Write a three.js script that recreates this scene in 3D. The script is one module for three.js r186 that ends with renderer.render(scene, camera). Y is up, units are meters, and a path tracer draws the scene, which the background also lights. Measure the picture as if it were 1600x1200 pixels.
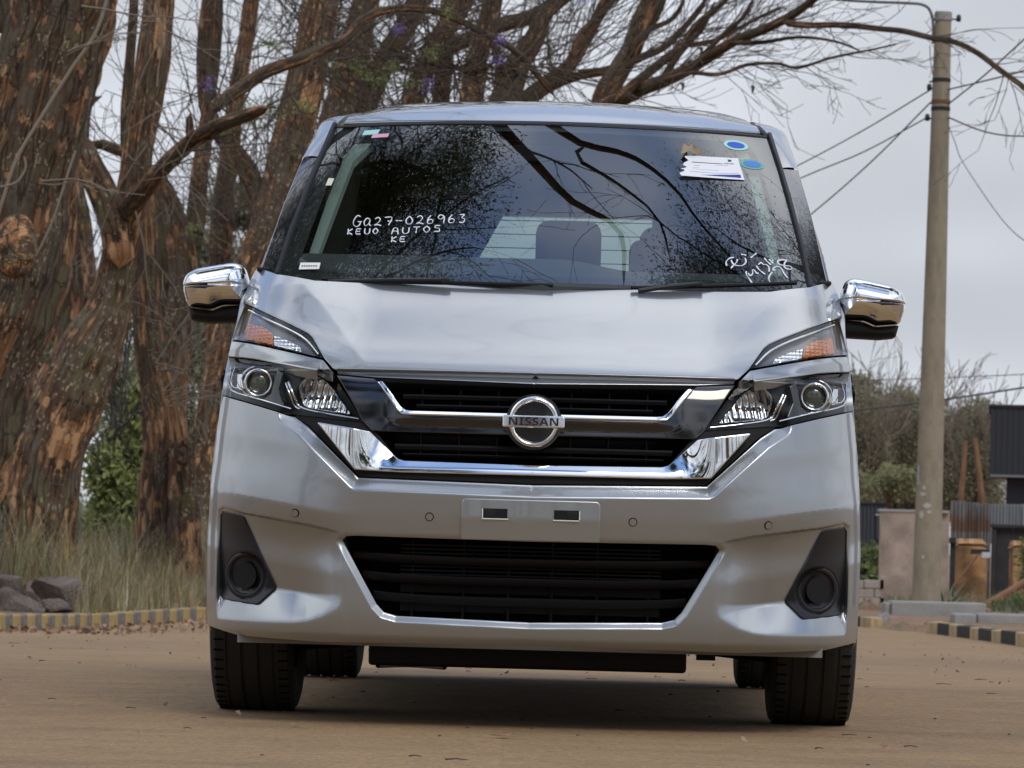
import * as THREE from 'three';
import { mergeGeometries, mergeVertices, toCreasedNormals } from 'three/addons/utils/BufferGeometryUtils.js';
import { RoundedBoxGeometry } from 'three/addons/geometries/RoundedBoxGeometry.js';
import { TextGeometry } from 'three/addons/geometries/TextGeometry.js';
import { FontLoader } from 'three/addons/loaders/FontLoader.js';

// ------------------------------------------------------------------ camera, sky, sun, exposure
const scene = new THREE.Scene();
const F = 6500, EYE = 0.48, ROLL = THREE.MathUtils.degToRad(1.5), PITCH = Math.atan(244 / F);   // lens measured on a 1600 x 1200 frame
const camera = new THREE.PerspectiveCamera(2 * Math.atan(600 / F) * 180 / Math.PI, 4 / 3, 0.1, 2000);
camera.position.set(0, EYE, 0);
camera.rotation.order = 'YXZ';
camera.rotation.set(PITCH, 0, ROLL);
camera.focus = 10.9; camera.userData.fStop = 20;
scene.add(camera);
const renderer = new THREE.WebGLRenderer({ antialias: true });
renderer.toneMapping = THREE.LinearToneMapping;
renderer.toneMappingExposure = 1.12;
renderer.shadowMap.enabled = true;

const rngOf = (a) => () => { a |= 0; a = a + 0x6D2B79F5 | 0; let t = Math.imul(a ^ a >>> 15, 1 | a); t = t + Math.imul(t ^ t >>> 7, 61 | t) ^ t; return ((t ^ t >>> 14) >>> 0) / 4294967296; };
const h3 = (x, y, z) => { let h = Math.imul(x, 374761393) + Math.imul(y, 668265263) + Math.imul(z, 2147483647) | 0; h = Math.imul(h ^ h >>> 13, 1274126177); return ((h ^ h >>> 16) >>> 0) / 4294967296; };
function vn(x, y, z = 0) {
  const xi = Math.floor(x), yi = Math.floor(y), zi = Math.floor(z); let u = x - xi, v = y - yi, w = z - zi;
  u = u * u * (3 - 2 * u); v = v * v * (3 - 2 * v); w = w * w * (3 - 2 * w);
  const a = h3(xi, yi, zi), b = h3(xi + 1, yi, zi), c = h3(xi, yi + 1, zi), d = h3(xi + 1, yi + 1, zi);
  const p = a + (b - a) * u + (c - a) * v + (a - b - c + d) * u * v;
  if (w === 0) return p;
  const e = h3(xi, yi, zi + 1), f = h3(xi + 1, yi, zi + 1), g = h3(xi, yi + 1, zi + 1), h = h3(xi + 1, yi + 1, zi + 1);
  return p + (e + (f - e) * u + (g - e) * v + (e - f - g + h) * u * v - p) * w;
}
const fbm = (x, y, z = 0, o = 4) => { let s = 0, a = 0.5, n = 0; for (let i = 0; i < o; i++) { s += a * vn(x, y, z); n += a; a *= 0.5; x *= 2.03; y *= 2.03; z *= 2.03; } return s / n; };
const ss = (a, b, x) => { const t = Math.min(1, Math.max(0, (x - a) / (b - a))); return t * t * (3 - 2 * t); };
const lerp = (a, b, t) => a + (b - a) * t, clamp = (x, a, b) => Math.min(b, Math.max(a, x));
const mix3 = (a, b, t) => [lerp(a[0], b[0], t), lerp(a[1], b[1], t), lerp(a[2], b[2], t)];
const V = (x, y, z) => new THREE.Vector3(x, y, z);
const interp = (K, x) => { if (x <= K[0][0]) return K[0][1]; for (let i = 1; i < K.length; i++) if (x <= K[i][0]) return lerp(K[i - 1][1], K[i][1], (x - K[i - 1][0]) / (K[i][0] - K[i - 1][0])); return K[K.length - 1][1]; };

{ // sky: bright broken overcast, bluer overhead
  const w = 1024, h = 512, d = new Float32Array(w * h * 4);
  for (let j = 0; j < h; j++) for (let i = 0; i < w; i++) {
    const el = ((j + 0.5) / h - 0.5) * Math.PI, az = ((i + 0.5) / w - 0.5) * 2 * Math.PI;
    const y = Math.sin(el), c = Math.cos(el), x = c * Math.cos(az), z = c * Math.sin(az);
    const k = 1 / (Math.max(y, 0) + 0.22);
    const n = fbm(x * k * 1.3 + 7.3, z * k * 1.3 + 3.1, 0.5, 6), m = fbm(x * k * 3.4 + 1.7, z * k * 3.4 + 9.2, 2.5, 4);
    const cloud = ss(0.40, 0.56, n * 0.72 + m * 0.28 + 0.32 * (1 - ss(0, 0.36, y)) - 0.07 * ss(0.45, 0.85, y));
    const blue = mix3([0.46, 0.53, 0.67], [0.19, 0.33, 0.66], ss(0.05, 0.6, y));
    const shade = lerp(0.80, 1.12, ss(0.33, 0.66, 0.6 * m + 0.4 * n));
    const white = mix3([0.62, 0.655, 0.715], [1.25, 1.27, 1.31], ss(0.2, 0.75, y));
    const s = mix3(blue, [white[0] * shade, white[1] * shade, white[2] * shade], cloud);
    const o = (j * w + i) * 4; d[o] = s[0]; d[o + 1] = s[1]; d[o + 2] = s[2]; d[o + 3] = 1;
    if (y < 0) { d[o] = 0.22; d[o + 1] = 0.19; d[o + 2] = 0.15; }
  }
  const t = new THREE.DataTexture(d, w, h, THREE.RGBAFormat, THREE.FloatType);
  t.mapping = THREE.EquirectangularReflectionMapping; t.magFilter = THREE.LinearFilter; t.needsUpdate = true;
  scene.background = t; scene.environment = t;
}
const sun = new THREE.DirectionalLight(new THREE.Color(1, 0.94, 0.84), 1.35);
sun.position.set(9, 30, 16); sun.target.position.set(0, 0, -11);
sun.castShadow = true; sun.shadow.radius = 42;
Object.assign(sun.shadow.camera, { left: -30, right: 30, top: 30, bottom: -30, near: 1, far: 120 });
scene.add(sun, sun.target);

// ------------------------------------------------------------------ helpers
const used = {};
const numbered = (n) => { const k = used[n] = (used[n] ?? -1) + 1; return k ? n + '_' + String(k).padStart(3, '0') : n; };
function tag(o, label, category, group) { o.userData.label = label; if (category) o.userData.category = category; if (group) o.userData.group = group; return o; }
function thing(name, label, category, pos = [0, 0, 0], turn = 0, group) { const o = new THREE.Group(); o.name = numbered(name); o.position.set(...pos); o.rotation.y = turn; scene.add(o); return tag(o, label, category, group); }
function part(name, geo, mat, parent = scene) { const m = new THREE.Mesh(geo, mat); m.name = parent === scene ? numbered(name) : name; m.castShadow = m.receiveShadow = true; parent.add(m); return m; }
const struct = (name, geo, mat) => { const m = part(name, geo, mat); m.userData.kind = 'structure'; return m; };
const std = (rgb, roughness = 0.8, more = {}) => new THREE.MeshStandardMaterial({ color: new THREE.Color().setRGB(...rgb), roughness, ...more });
const phys = (rgb, roughness, more = {}) => new THREE.MeshPhysicalMaterial({ color: new THREE.Color().setRGB(...rgb), roughness, ...more });
const enc = (x) => Math.round(255 * clamp(x <= 0.0031308 ? 12.92 * x : 1.055 * Math.pow(x, 1 / 2.4) - 0.055, 0, 1));
function texture(w, h, f, srgb = true, rx = 1, ry = 1) {   // f(u, v) -> linear rgb or a grey value
  const d = new Uint8Array(w * h * 4);
  for (let j = 0; j < h; j++) for (let i = 0; i < w; i++) {
    const c = f((i + 0.5) / w, (j + 0.5) / h), o = (j * w + i) * 4;
    for (let k = 0; k < 3; k++) { const v = c.length ? c[k] : c; d[o + k] = srgb ? enc(v) : Math.round(255 * clamp(v, 0, 1)); }
    d[o + 3] = 255;
  }
  const t = new THREE.DataTexture(d, w, h); t.wrapS = t.wrapT = THREE.RepeatWrapping; t.magFilter = THREE.LinearFilter; t.repeat.set(rx, ry);
  if (srgb) t.colorSpace = THREE.SRGBColorSpace; t.needsUpdate = true; return t;
}
const box = (w, h, d, x = 0, y = 0, z = 0, r = 0) => (r ? new RoundedBoxGeometry(w, h, d, 2, r) : new THREE.BoxGeometry(w, h, d)).translate(x, y, z);
function bar(a, b, r0, r1 = r0, n = 10) {
  const l = a.distanceTo(b), g = new THREE.CylinderGeometry(r1, r0, l, n, 1); g.translate(0, l / 2, 0);
  g.applyQuaternion(new THREE.Quaternion().setFromUnitVectors(V(0, 1, 0), b.clone().sub(a).normalize())); return g.translate(a.x, a.y, a.z);
}
const merge = (a) => mergeGeometries(a.map((g) => { const q = g.index ? g.toNonIndexed() : g; for (const k of Object.keys(q.attributes)) if (!['position', 'normal', 'uv'].includes(k)) q.deleteAttribute(k); if (!q.attributes.uv) q.setAttribute('uv', new THREE.BufferAttribute(new Float32Array(q.attributes.position.count * 2), 2)); return q; }));
// a point of the place from where it appears on a 1600 x 1200 frame and its distance
const cR = Math.cos(ROLL), sR = Math.sin(ROLL), cP = Math.cos(PITCH), sP = Math.sin(PITCH);
function at(u, v, D) {
  const dx = u - 800, dy = v - 600, X = (dx * cR + dy * sR) / F, Y = -(-dx * sR + dy * cR) / F;
  const dz = Y * sP - cP, k = -D / dz; return V(X * k, EYE + (Y * cP + sP) * k, -D);
}
const fall = (D) => D < 14.2 ? 0 : D < 36 ? -0.0185 * (D - 14.2) : D < 42 ? -0.4033 - 0.0185 * (D - 36) + 0.0155 / 12 * (D - 36) ** 2 : Math.max(-0.4678 - 0.003 * (D - 42), -0.95);
const LK = [[-60, -4.5], [10, -4.3], [25, -4.15], [33, -4.06], [39, -3.88], [45, -3.33], [50, -2.45], [56, -0.9], [62, 1.2]];   // left kerb: distance, x
const RK = [[-60, 5.9], [25, 5.75], [36, 5.5], [43, 5.28], [49, 5.04], [53, 4.45], [58, 4.2], [400, 4.2]];
const kerbL = (D) => interp(LK, D), kerbR = (D) => interp(RK, D);
function landY(x, z) {
  const D = -z, b = fall(D), l = kerbL(D) - x, r = x - kerbR(D), n = fbm(x * 0.6 + 5, z * 0.6, 0, 3) - 0.5;
  if (D > 62 && l > 0) return b + 0.1 + 0.1 * n;
  if (l > 0) return b + 0.13 * ss(0.02, 0.12, l) + 0.10 * ss(0.3, 4, l) + (0.16 * n) * ss(0.1, 1.5, l) - 0.05 * (1 - ss(0.0, 0.12, l));
  if (r > 0) return b - 0.05 + 0.12 * ss(0.02, 0.15, r) + 0.12 * n * ss(0.1, 1.5, r);
  return b - 0.05;
}
function lattice(nu, nv, f, uvf) {   // grid surface
  const p = [], uv = [], ix = [];
  for (let j = 0; j <= nv; j++) for (let i = 0; i <= nu; i++) { const q = f(i / nu, j / nv); p.push(q.x, q.y, q.z); const t = uvf ? uvf(i / nu, j / nv, q) : [i / nu, j / nv]; uv.push(t[0], t[1]); }
  for (let j = 0; j < nv; j++) for (let i = 0; i < nu; i++) { const a = j * (nu + 1) + i, b = a + 1, c = a + nu + 1, d = c + 1; ix.push(a, b, d, a, d, c); }
  const g = new THREE.BufferGeometry(); g.setAttribute('position', new THREE.Float32BufferAttribute(p, 3)); g.setAttribute('uv', new THREE.Float32BufferAttribute(uv, 2)); g.setIndex(ix); g.computeVertexNormals(); return g;
}

// ------------------------------------------------------------------ ground and road
const soilTex = texture(1024, 1024, (u, v) => {
  const a = fbm(u * 10, v * 10, 1, 5), b = fbm(u * 70, v * 70, 4, 3), g = ss(0.45, 0.7, fbm(u * 5 + 9, v * 5, 7, 4));
  const c = mix3(mix3([0.15, 0.075, 0.04], [0.26, 0.145, 0.08], a), [0.13, 0.12, 0.055], g * 0.5); const k = 0.55 + 0.9 * b; return [c[0] * k, c[1] * k, c[2] * k];
});
const soilBump = texture(512, 512, (u, v) => 0.6 * fbm(u * 12, v * 12, 3, 5) + 0.4 * fbm(u * 60, v * 60, 3, 3), false);
const landMat = std([1, 1, 1], 0.95, { map: soilTex, bumpMap: soilBump, bumpScale: 0.03 });
const stops = [-400, -200, -120, -60, -30]; for (let d = -25; d < 20; d += 2.5) stops.push(d); for (let d = 20; d < 92; d += 0.5) stops.push(d); for (let d = 92; d < 400; d += 8) stops.push(d); stops.push(500, 700, 1000, 1500);
const xs = [-900, -500, -250, -120, -60, -40, -30, -24, -20, -16, -13]; for (let x = -11; x <= 16; x += 0.2) xs.push(x); xs.push(18, 21, 25, 30, 40, 60, 120, 250, 500, 900);
struct('ground', lattice(xs.length - 1, stops.length - 1, (a, b) => { const x = xs[Math.round(a * (xs.length - 1))], z = -stops[Math.round(b * (stops.length - 1))]; return V(x, landY(x, z), z); }, (a, b, q) => [q.x / 5, q.z / 5]), landMat);

const roadTex = texture(2048, 2048, (u, v) => {
  const a = fbm(u * 7, v * 7, 11, 5), b = fbm(u * 40, v * 40, 12, 4), f = vn(u * 900, v * 900, 5), st = fbm(u * 12, v * 90, 21, 4);
  let c = mix3([0.175, 0.135, 0.095], [0.275, 0.215, 0.152], a * 0.4 + b * 0.6);
  c = mix3(c, [0.37, 0.30, 0.21], 0.10 * ss(0.55, 0.72, st)); c = mix3(c, [0.10, 0.082, 0.062], 0.3 * ss(0.58, 0.8, fbm(u * 11 + 3, v * 18, 31, 4)));
  const k = (0.68 + 0.64 * f) * (vn(u * 420, v * 420, 17) > 0.93 ? 0.55 : 1); return [c[0] * k, c[1] * k, c[2] * k];
});
const roadBump = texture(1024, 1024, (u, v) => 0.22 * fbm(u * 30, v * 34, 3, 4) + 0.4 * vn(u * 300, v * 300, 3) + 0.38 * fbm(u * 40, v * 40, 8, 4), false);
const roadMat = std([1.08, 0.87, 0.57], 0.9, { map: roadTex, bumpMap: roadBump, bumpScale: 0.012 });
const rd = []; for (let d = -60; d < 0; d += 6) rd.push(d); for (let d = 0; d <= 62; d += 0.5) rd.push(d); for (let d = 64; d <= 400; d += 12) rd.push(d);
struct('road', lattice(40, rd.length - 1, (a, b) => { const D = rd[Math.round(b * (rd.length - 1))], l = D > 62 ? -3 + 4.2 : kerbL(D), r = kerbR(D) + 0.05; const x = lerp(l - 0.03, r, a); return V(x, fall(D) + 0.012 * (fbm(x * 0.7, D * 0.7, 3, 2) - 0.5) * ss(15, 20, D), -D); }, (a, b, q) => [q.x / 6, q.z / 6]), roadMat);

// ------------------------------------------------------------------ kerbs: every painted stone a piece
const noisy = (name, rgb, spread, rough = 0.9, bump = 0.004) => std([1, 1, 1], rough, { map: texture(256, 256, (u, v) => { const k = 1 + spread * (fbm(u * 6, v * 6, rgb[0] * 50, 5) - 0.5) * 2 + spread * 0.6 * (vn(u * 120, v * 120, 3) - 0.5); return rgb.map((c) => c * k); }), bumpMap: texture(256, 256, (u, v) => 0.6 * fbm(u * 10, v * 10, 5, 4) + 0.4 * vn(u * 90, v * 90), false), bumpScale: bump });
const M = {
  kerbYellow: noisy('y', [0.36, 0.25, 0.085], 0.5), kerbGrey: noisy('g', [0.15, 0.13, 0.112], 0.7), kerbBlack: noisy('b', [0.025, 0.023, 0.022], 0.5), kerbPale: noisy('p', [0.40, 0.30, 0.16], 0.35),
  concrete: noisy('c', [0.27, 0.26, 0.245], 0.3), rock: noisy('r', [0.125, 0.10, 0.085], 0.9, 0.95, 0.03), wall: noisy('w', [0.30, 0.235, 0.19], 0.45), blockwall: noisy('k', [0.30, 0.255, 0.22], 0.3),
  pole: noisy('l', [0.255, 0.215, 0.155], 0.3), post: noisy('o', [0.30, 0.165, 0.075], 0.9), rust: noisy('u', [0.165, 0.085, 0.045], 0.6), dark: noisy('d', [0.028, 0.026, 0.026], 0.4), wood: noisy('q', [0.20, 0.105, 0.06], 0.5),
};
function stone(len, h, w, r) { const g = new RoundedBoxGeometry(w, h, len, 2, r); return g.translate(0, h / 2, 0); }
function kerb(name, label, K, d0, d1, side, cols, lens, group) {
  const t = thing(name, label, 'kerb', [0, 0, 0], 0, group), shared = lens.map((l) => [0, 1, 2].map((i) => { const g = stone(l - 0.012, 0.30, 0.16, 0.018), p = g.attributes.position; for (let k = 0; k < p.count; k++) if (p.getY(k) > 0.2) p.setY(k, p.getY(k) + 0.02 * (vn(p.getX(k) * 9 + i * 7, p.getZ(k) * 9, i) - 0.5)); g.computeVertexNormals(); return g; }));
  let D = d0, n = 0; const rg = rngOf(Math.round(d0 * 7 + side + 99));
  while (D < d1) {
    const l = lens[n % lens.length], x0 = interp(K, D), x1 = interp(K, D + 0.3), ang = Math.atan2(-(x1 - x0), 0.3), step = l * Math.cos(ang), Dm = D + step / 2, x = interp(K, Dm);
    const m = part('kerb_stone', shared[n % lens.length][n % 3], cols[n % cols.length], t);
    m.position.set(x + side * 0.08, fall(Dm) - 0.165 + 0.012 * (rg() - 0.5), -Dm); m.rotation.y = -Math.atan2(x1 - x0, 0.3) ; m.rotation.z = 0.03 * (rg() - 0.5); D += step; n++;
  }
  return t;
}
kerb('kerb', 'long kerb in worn yellow and grey bands along the left verge below the rocks', LK, 24, 60, -1, [M.kerbYellow, M.kerbGrey], [0.42, 0.42]);
kerb('kerb', 'short kerb of pale yellow and black stones at the right edge beside the slab', RK, 40, 49.2, 1, [M.kerbBlack, M.kerbPale], [0.95, 0.62]);
kerb('kerb', 'far bit of yellow and black kerb just beside the van\'s right flank', RK, 52.2, 58, 1, [M.kerbPale, M.kerbBlack], [0.6, 0.6]);

// ------------------------------------------------------------------ van: surfaces in its own metres (x across, y up, z forward from the front axle)
const ZC = [[0.16, 0.83], [0.20, 0.87], [0.235, 0.905], [0.30, 0.917], [0.45, 0.925], [0.55, 0.94], [0.62, 0.945], [0.70, 0.932], [0.80, 0.915], [0.872, 0.895], [0.888, 0.878], [0.91, 0.838], [0.95, 0.742], [1.0, 0.615], [1.08, 0.42], [1.158, 0.225], [1.30, -0.1]];
const WY = [[0.18, 0.838], [0.24, 0.853], [0.47, 0.856], [0.72, 0.842], [0.88, 0.829], [1.0, 0.822], [1.1, 0.819], [1.22, 0.812], [1.4, 0.79]];
function smoothKeys(K) {   // monotone cubic through the keys
  const n = K.length, d = [], m = []; for (let i = 0; i < n - 1; i++) d.push((K[i + 1][1] - K[i][1]) / (K[i + 1][0] - K[i][0]));
  for (let i = 0; i < n; i++) m.push(i === 0 ? d[0] : i === n - 1 ? d[n - 2] : d[i - 1] * d[i] <= 0 ? 0 : 2 * d[i - 1] * d[i] / (d[i - 1] + d[i]));
  return (x) => { if (x <= K[0][0]) return K[0][1] + (x - K[0][0]) * d[0]; if (x >= K[n - 1][0]) return K[n - 1][1] + (x - K[n - 1][0]) * d[n - 2]; let i = 0; while (x > K[i + 1][0]) i++; const h = K[i + 1][0] - K[i][0], t = (x - K[i][0]) / h; return K[i][1] * (2 * t ** 3 - 3 * t * t + 1) + h * m[i] * (t ** 3 - 2 * t * t + t) + K[i + 1][1] * (3 * t * t - 2 * t ** 3) + h * m[i + 1] * (t ** 3 - t * t); };
}
const zc = smoothKeys(ZC), wy0 = smoothKeys(WY), wy = (y) => wy0(y) - 0.003;
function segDist(x, y, P, closed) { let b = 1e9; for (let i = 0, n = P.length; i < n - (closed ? 0 : 1); i++) { const p = P[i], q = P[(i + 1) % n], ex = q[0] - p[0], ey = q[1] - p[1], t = clamp(((x - p[0]) * ex + (y - p[1]) * ey) / (ex * ex + ey * ey), 0, 1), dx = x - p[0] - ex * t, dy = y - p[1] - ey * t; b = Math.min(b, dx * dx + dy * dy); } return Math.sqrt(b); }
function inPoly(x, y, P) { let c = false; for (let i = 0, j = P.length - 1; i < P.length; j = i++) { const a = P[i], b = P[j]; if ((a[1] > y) !== (b[1] > y) && x < (b[0] - a[0]) * (y - a[1]) / (b[1] - a[1]) + a[0]) c = !c; } return c; }
const sd = (x, y, P) => (inPoly(x, y, P) ? -1 : 1) * segDist(x, y, P, true);
const flip = (P) => P.map((p) => [-p[0], p[1]]).reverse();
const both = (P) => { const l = P.filter((p) => p[0] > 1e-6); return [...P, ...flip(l)]; };
const soft = (t) => t <= 0 ? 0 : t >= 1 ? 1 : t < 0.2 ? t * t / 0.32 : t > 0.8 ? 1 - (1 - t) ** 2 / 0.32 : 0.125 + (t - 0.2) * 0.75 / 0.6;
const GRILLE = [[0, 0.620], [0.440, 0.628], [0.574, 0.754], [0.622, 0.786], [0.50, 0.93], [0, 0.93], [-0.50, 0.93], [-0.622, 0.786], [-0.574, 0.754], [-0.440, 0.628]];
const LOWER = both([[0, 0.476], [0.44, 0.480], [0.466, 0.478], [0.476, 0.468], [0.385, 0.310], [0.366, 0.290], [0.335, 0.282], [0, 0.274]].reverse());
const POCKET = [[0.482, 0.484], [0.557, 0.500], [0.735, 0.527], [0.800, 0.542], [0.816, 0.534]];
function Zb(x, y) {
  const ax = Math.abs(x), W = wy(y), q = Math.min(ax / W, 1);
  const lift = 0.09 * ss(0.42, 0.82, ax) * ss(0.80, 0.96, y);
  let z = zc(y - lift) - 0.07 * q * q - 0.34 * Math.pow(q, 8);
  if (y < 0.9) {
    if (y > 0.5) { const d = sd(x, y, GRILLE); z -= 0.030 * (1 - soft(d / 0.034)); }
    if (y < 0.52 && ax < 0.6) { const d = sd(x, y, LOWER); z -= 0.013 * (1 - soft(d / 0.018)) * ss(0.495, 0.455, y); }
    const yc = lerp(0.533, 0.594, clamp((ax - 0.483) / 0.357, 0, 1.2)), cw = ss(0.40, 0.56, ax) * ss(0.0, 0.02, 0.9 - y);
    z -= cw * (0.16 * Math.sqrt((y - yc) ** 2 + 0.00003) * ss(0.16, 0.05, Math.abs(y - yc)) * (y > yc ? 0.8 : 1));
    if (ax > 0.38 && y < 0.56) {   // fog lamp pocket and the wing under it
      const T = interp(POCKET, ax), Vy = interp([[0.459, 0.316], [0.649, 0.340], [0.82, 0.335]], ax), B = interp([[0.459, 0.314], [0.50, 0.290], [0.53, 0.273], [0.565, 0.2625], [0.60, 0.2585], [0.65, 0.257], [0.86, 0.257]], ax);
      const inner = 0.459 + (y - 0.316) * 0.137, Dv = 0.055 * ss(0.459, 0.60, ax) + 0.004;
      const up = lerp(Dv, 0.014, (y - Vy) / (T - Vy)), l0 = Dv * (y - B) / Math.max(0.02, Vy - B), lo = 0.5 * (l0 + Math.sqrt(l0 * l0 + 0.000012)), kk = clamp(0.5 + 0.5 * (up - lo) / 0.007, 0, 1);
      const d = y > T ? 0.014 * (1 - ss(0, 0.007, y - T)) : lerp(up, lo, kk) - 0.007 * kk * (1 - kk) + (y < B ? 0 : 0);
      z -= d * ss(-0.004, 0.035, ax - inner) * (1 - ss(0.806, 0.822, ax));
    }
  } else if (y > 0.88) {
    const xc = interp([[0.88, 0.405], [0.96, 0.463], [1.03, 0.520], [1.09, 0.571], [1.15, 0.633]], y), o = ax - xc;
    z -= 0.22 * ss(0.885, 0.93, y) * (o > 0 ? Math.sqrt(o * o + 0.0001) - 0.01 : 0) - 0.012 * ss(0.885, 0.95, y) * ss(-0.03, 0.0, -o) * 0;
  }
  return z;
}
const Pb = (off = 0) => (x, y) => V(x, y, Zb(x, y) + off);
function Zw(x, y) { const W = 0.80 - (y - 1.158) * 0.304, q = Math.min(Math.abs(x) / W, 1.25); return 0.22 - (y - 1.158) * 1.559 - 0.13 * q * q - 0.05 * q ** 4 - 0.05 * (1 - ((y - 1.42) / 0.27) ** 2) * -0.35; }
const Pw = (off = 0) => { const c = off * 0.83, s = off * 0.55; return (x, y) => V(x, y + s, Zw(x, y) + c); };

function densify(P, step) { const r = []; for (let i = 0; i < P.length; i++) { const a = P[i], b = P[(i + 1) % P.length], n = Math.max(1, Math.ceil(Math.hypot(b[0] - a[0], b[1] - a[1]) / step)); for (let k = 0; k < n; k++) r.push([lerp(a[0], b[0], k / n), lerp(a[1], b[1], k / n)]); } return r; }
const areaOf = (P) => P.reduce((s, p, i) => { const q = P[(i + 1) % P.length]; return s + p[0] * q[1] - q[0] * p[1]; }, 0) / 2;
function roundOff(P, r = 0.008, k = 4) {
  const out = []; const n = P.length;
  for (let i = 0; i < n; i++) {
    if (Math.abs(P[i][0]) < 1e-6) { out.push([P[i][0], P[i][1]]); continue; }
    const a = P[(i + n - 1) % n], b = P[i], c = P[(i + 1) % n], l1 = Math.hypot(a[0] - b[0], a[1] - b[1]), l2 = Math.hypot(c[0] - b[0], c[1] - b[1]), e = Math.min(b[2] ?? r, l1 * 0.45, l2 * 0.45);
    const p = [b[0] + (a[0] - b[0]) * e / l1, b[1] + (a[1] - b[1]) * e / l1], q = [b[0] + (c[0] - b[0]) * e / l2, b[1] + (c[1] - b[1]) * e / l2];
    for (let j = 0; j <= k; j++) { const t = j / k; out.push([(1 - t) ** 2 * p[0] + 2 * t * (1 - t) * b[0] + t * t * q[0], (1 - t) ** 2 * p[1] + 2 * t * (1 - t) * b[1] + t * t * q[1]]); }
  }
  return out;
}
function inset(P, c) {
  const n = P.length, r = [];
  for (let i = 0; i < n; i++) {
    const a = P[(i + n - 1) % n], b = P[i], d = P[(i + 1) % n]; let e1 = [b[0] - a[0], b[1] - a[1]], e2 = [d[0] - b[0], d[1] - b[1]];
    const l1 = Math.hypot(...e1) || 1, l2 = Math.hypot(...e2) || 1; const n1 = [-e1[1] / l1, e1[0] / l1], n2 = [-e2[1] / l2, e2[0] / l2];
    let mx = n1[0] + n2[0], my = n1[1] + n2[1]; const l = Math.hypot(mx, my) || 1; mx /= l; my /= l; const k = c / Math.max(0.5, mx * n1[0] + my * n1[1]); r.push([b[0] + mx * k, b[1] + my * k]);
  }
  return r;
}
function clipCell(P, x0, x1, y0, y1) {
  for (const [ax, lim, s] of [[0, x0, 1], [0, x1, -1], [1, y0, 1], [1, y1, -1]]) {
    const o = []; for (let i = 0; i < P.length; i++) { const a = P[i], b = P[(i + 1) % P.length], da = (a[ax] - lim) * s, db = (b[ax] - lim) * s; if (da >= 0) o.push(a); if ((da > 0 && db < 0) || (da < 0 && db > 0)) { const t = da / (da - db); o.push([lerp(a[0], b[0], t), lerp(a[1], b[1], t)]); } }
    P = o; if (P.length < 3) return [];
  }
  return P;
}
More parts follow.
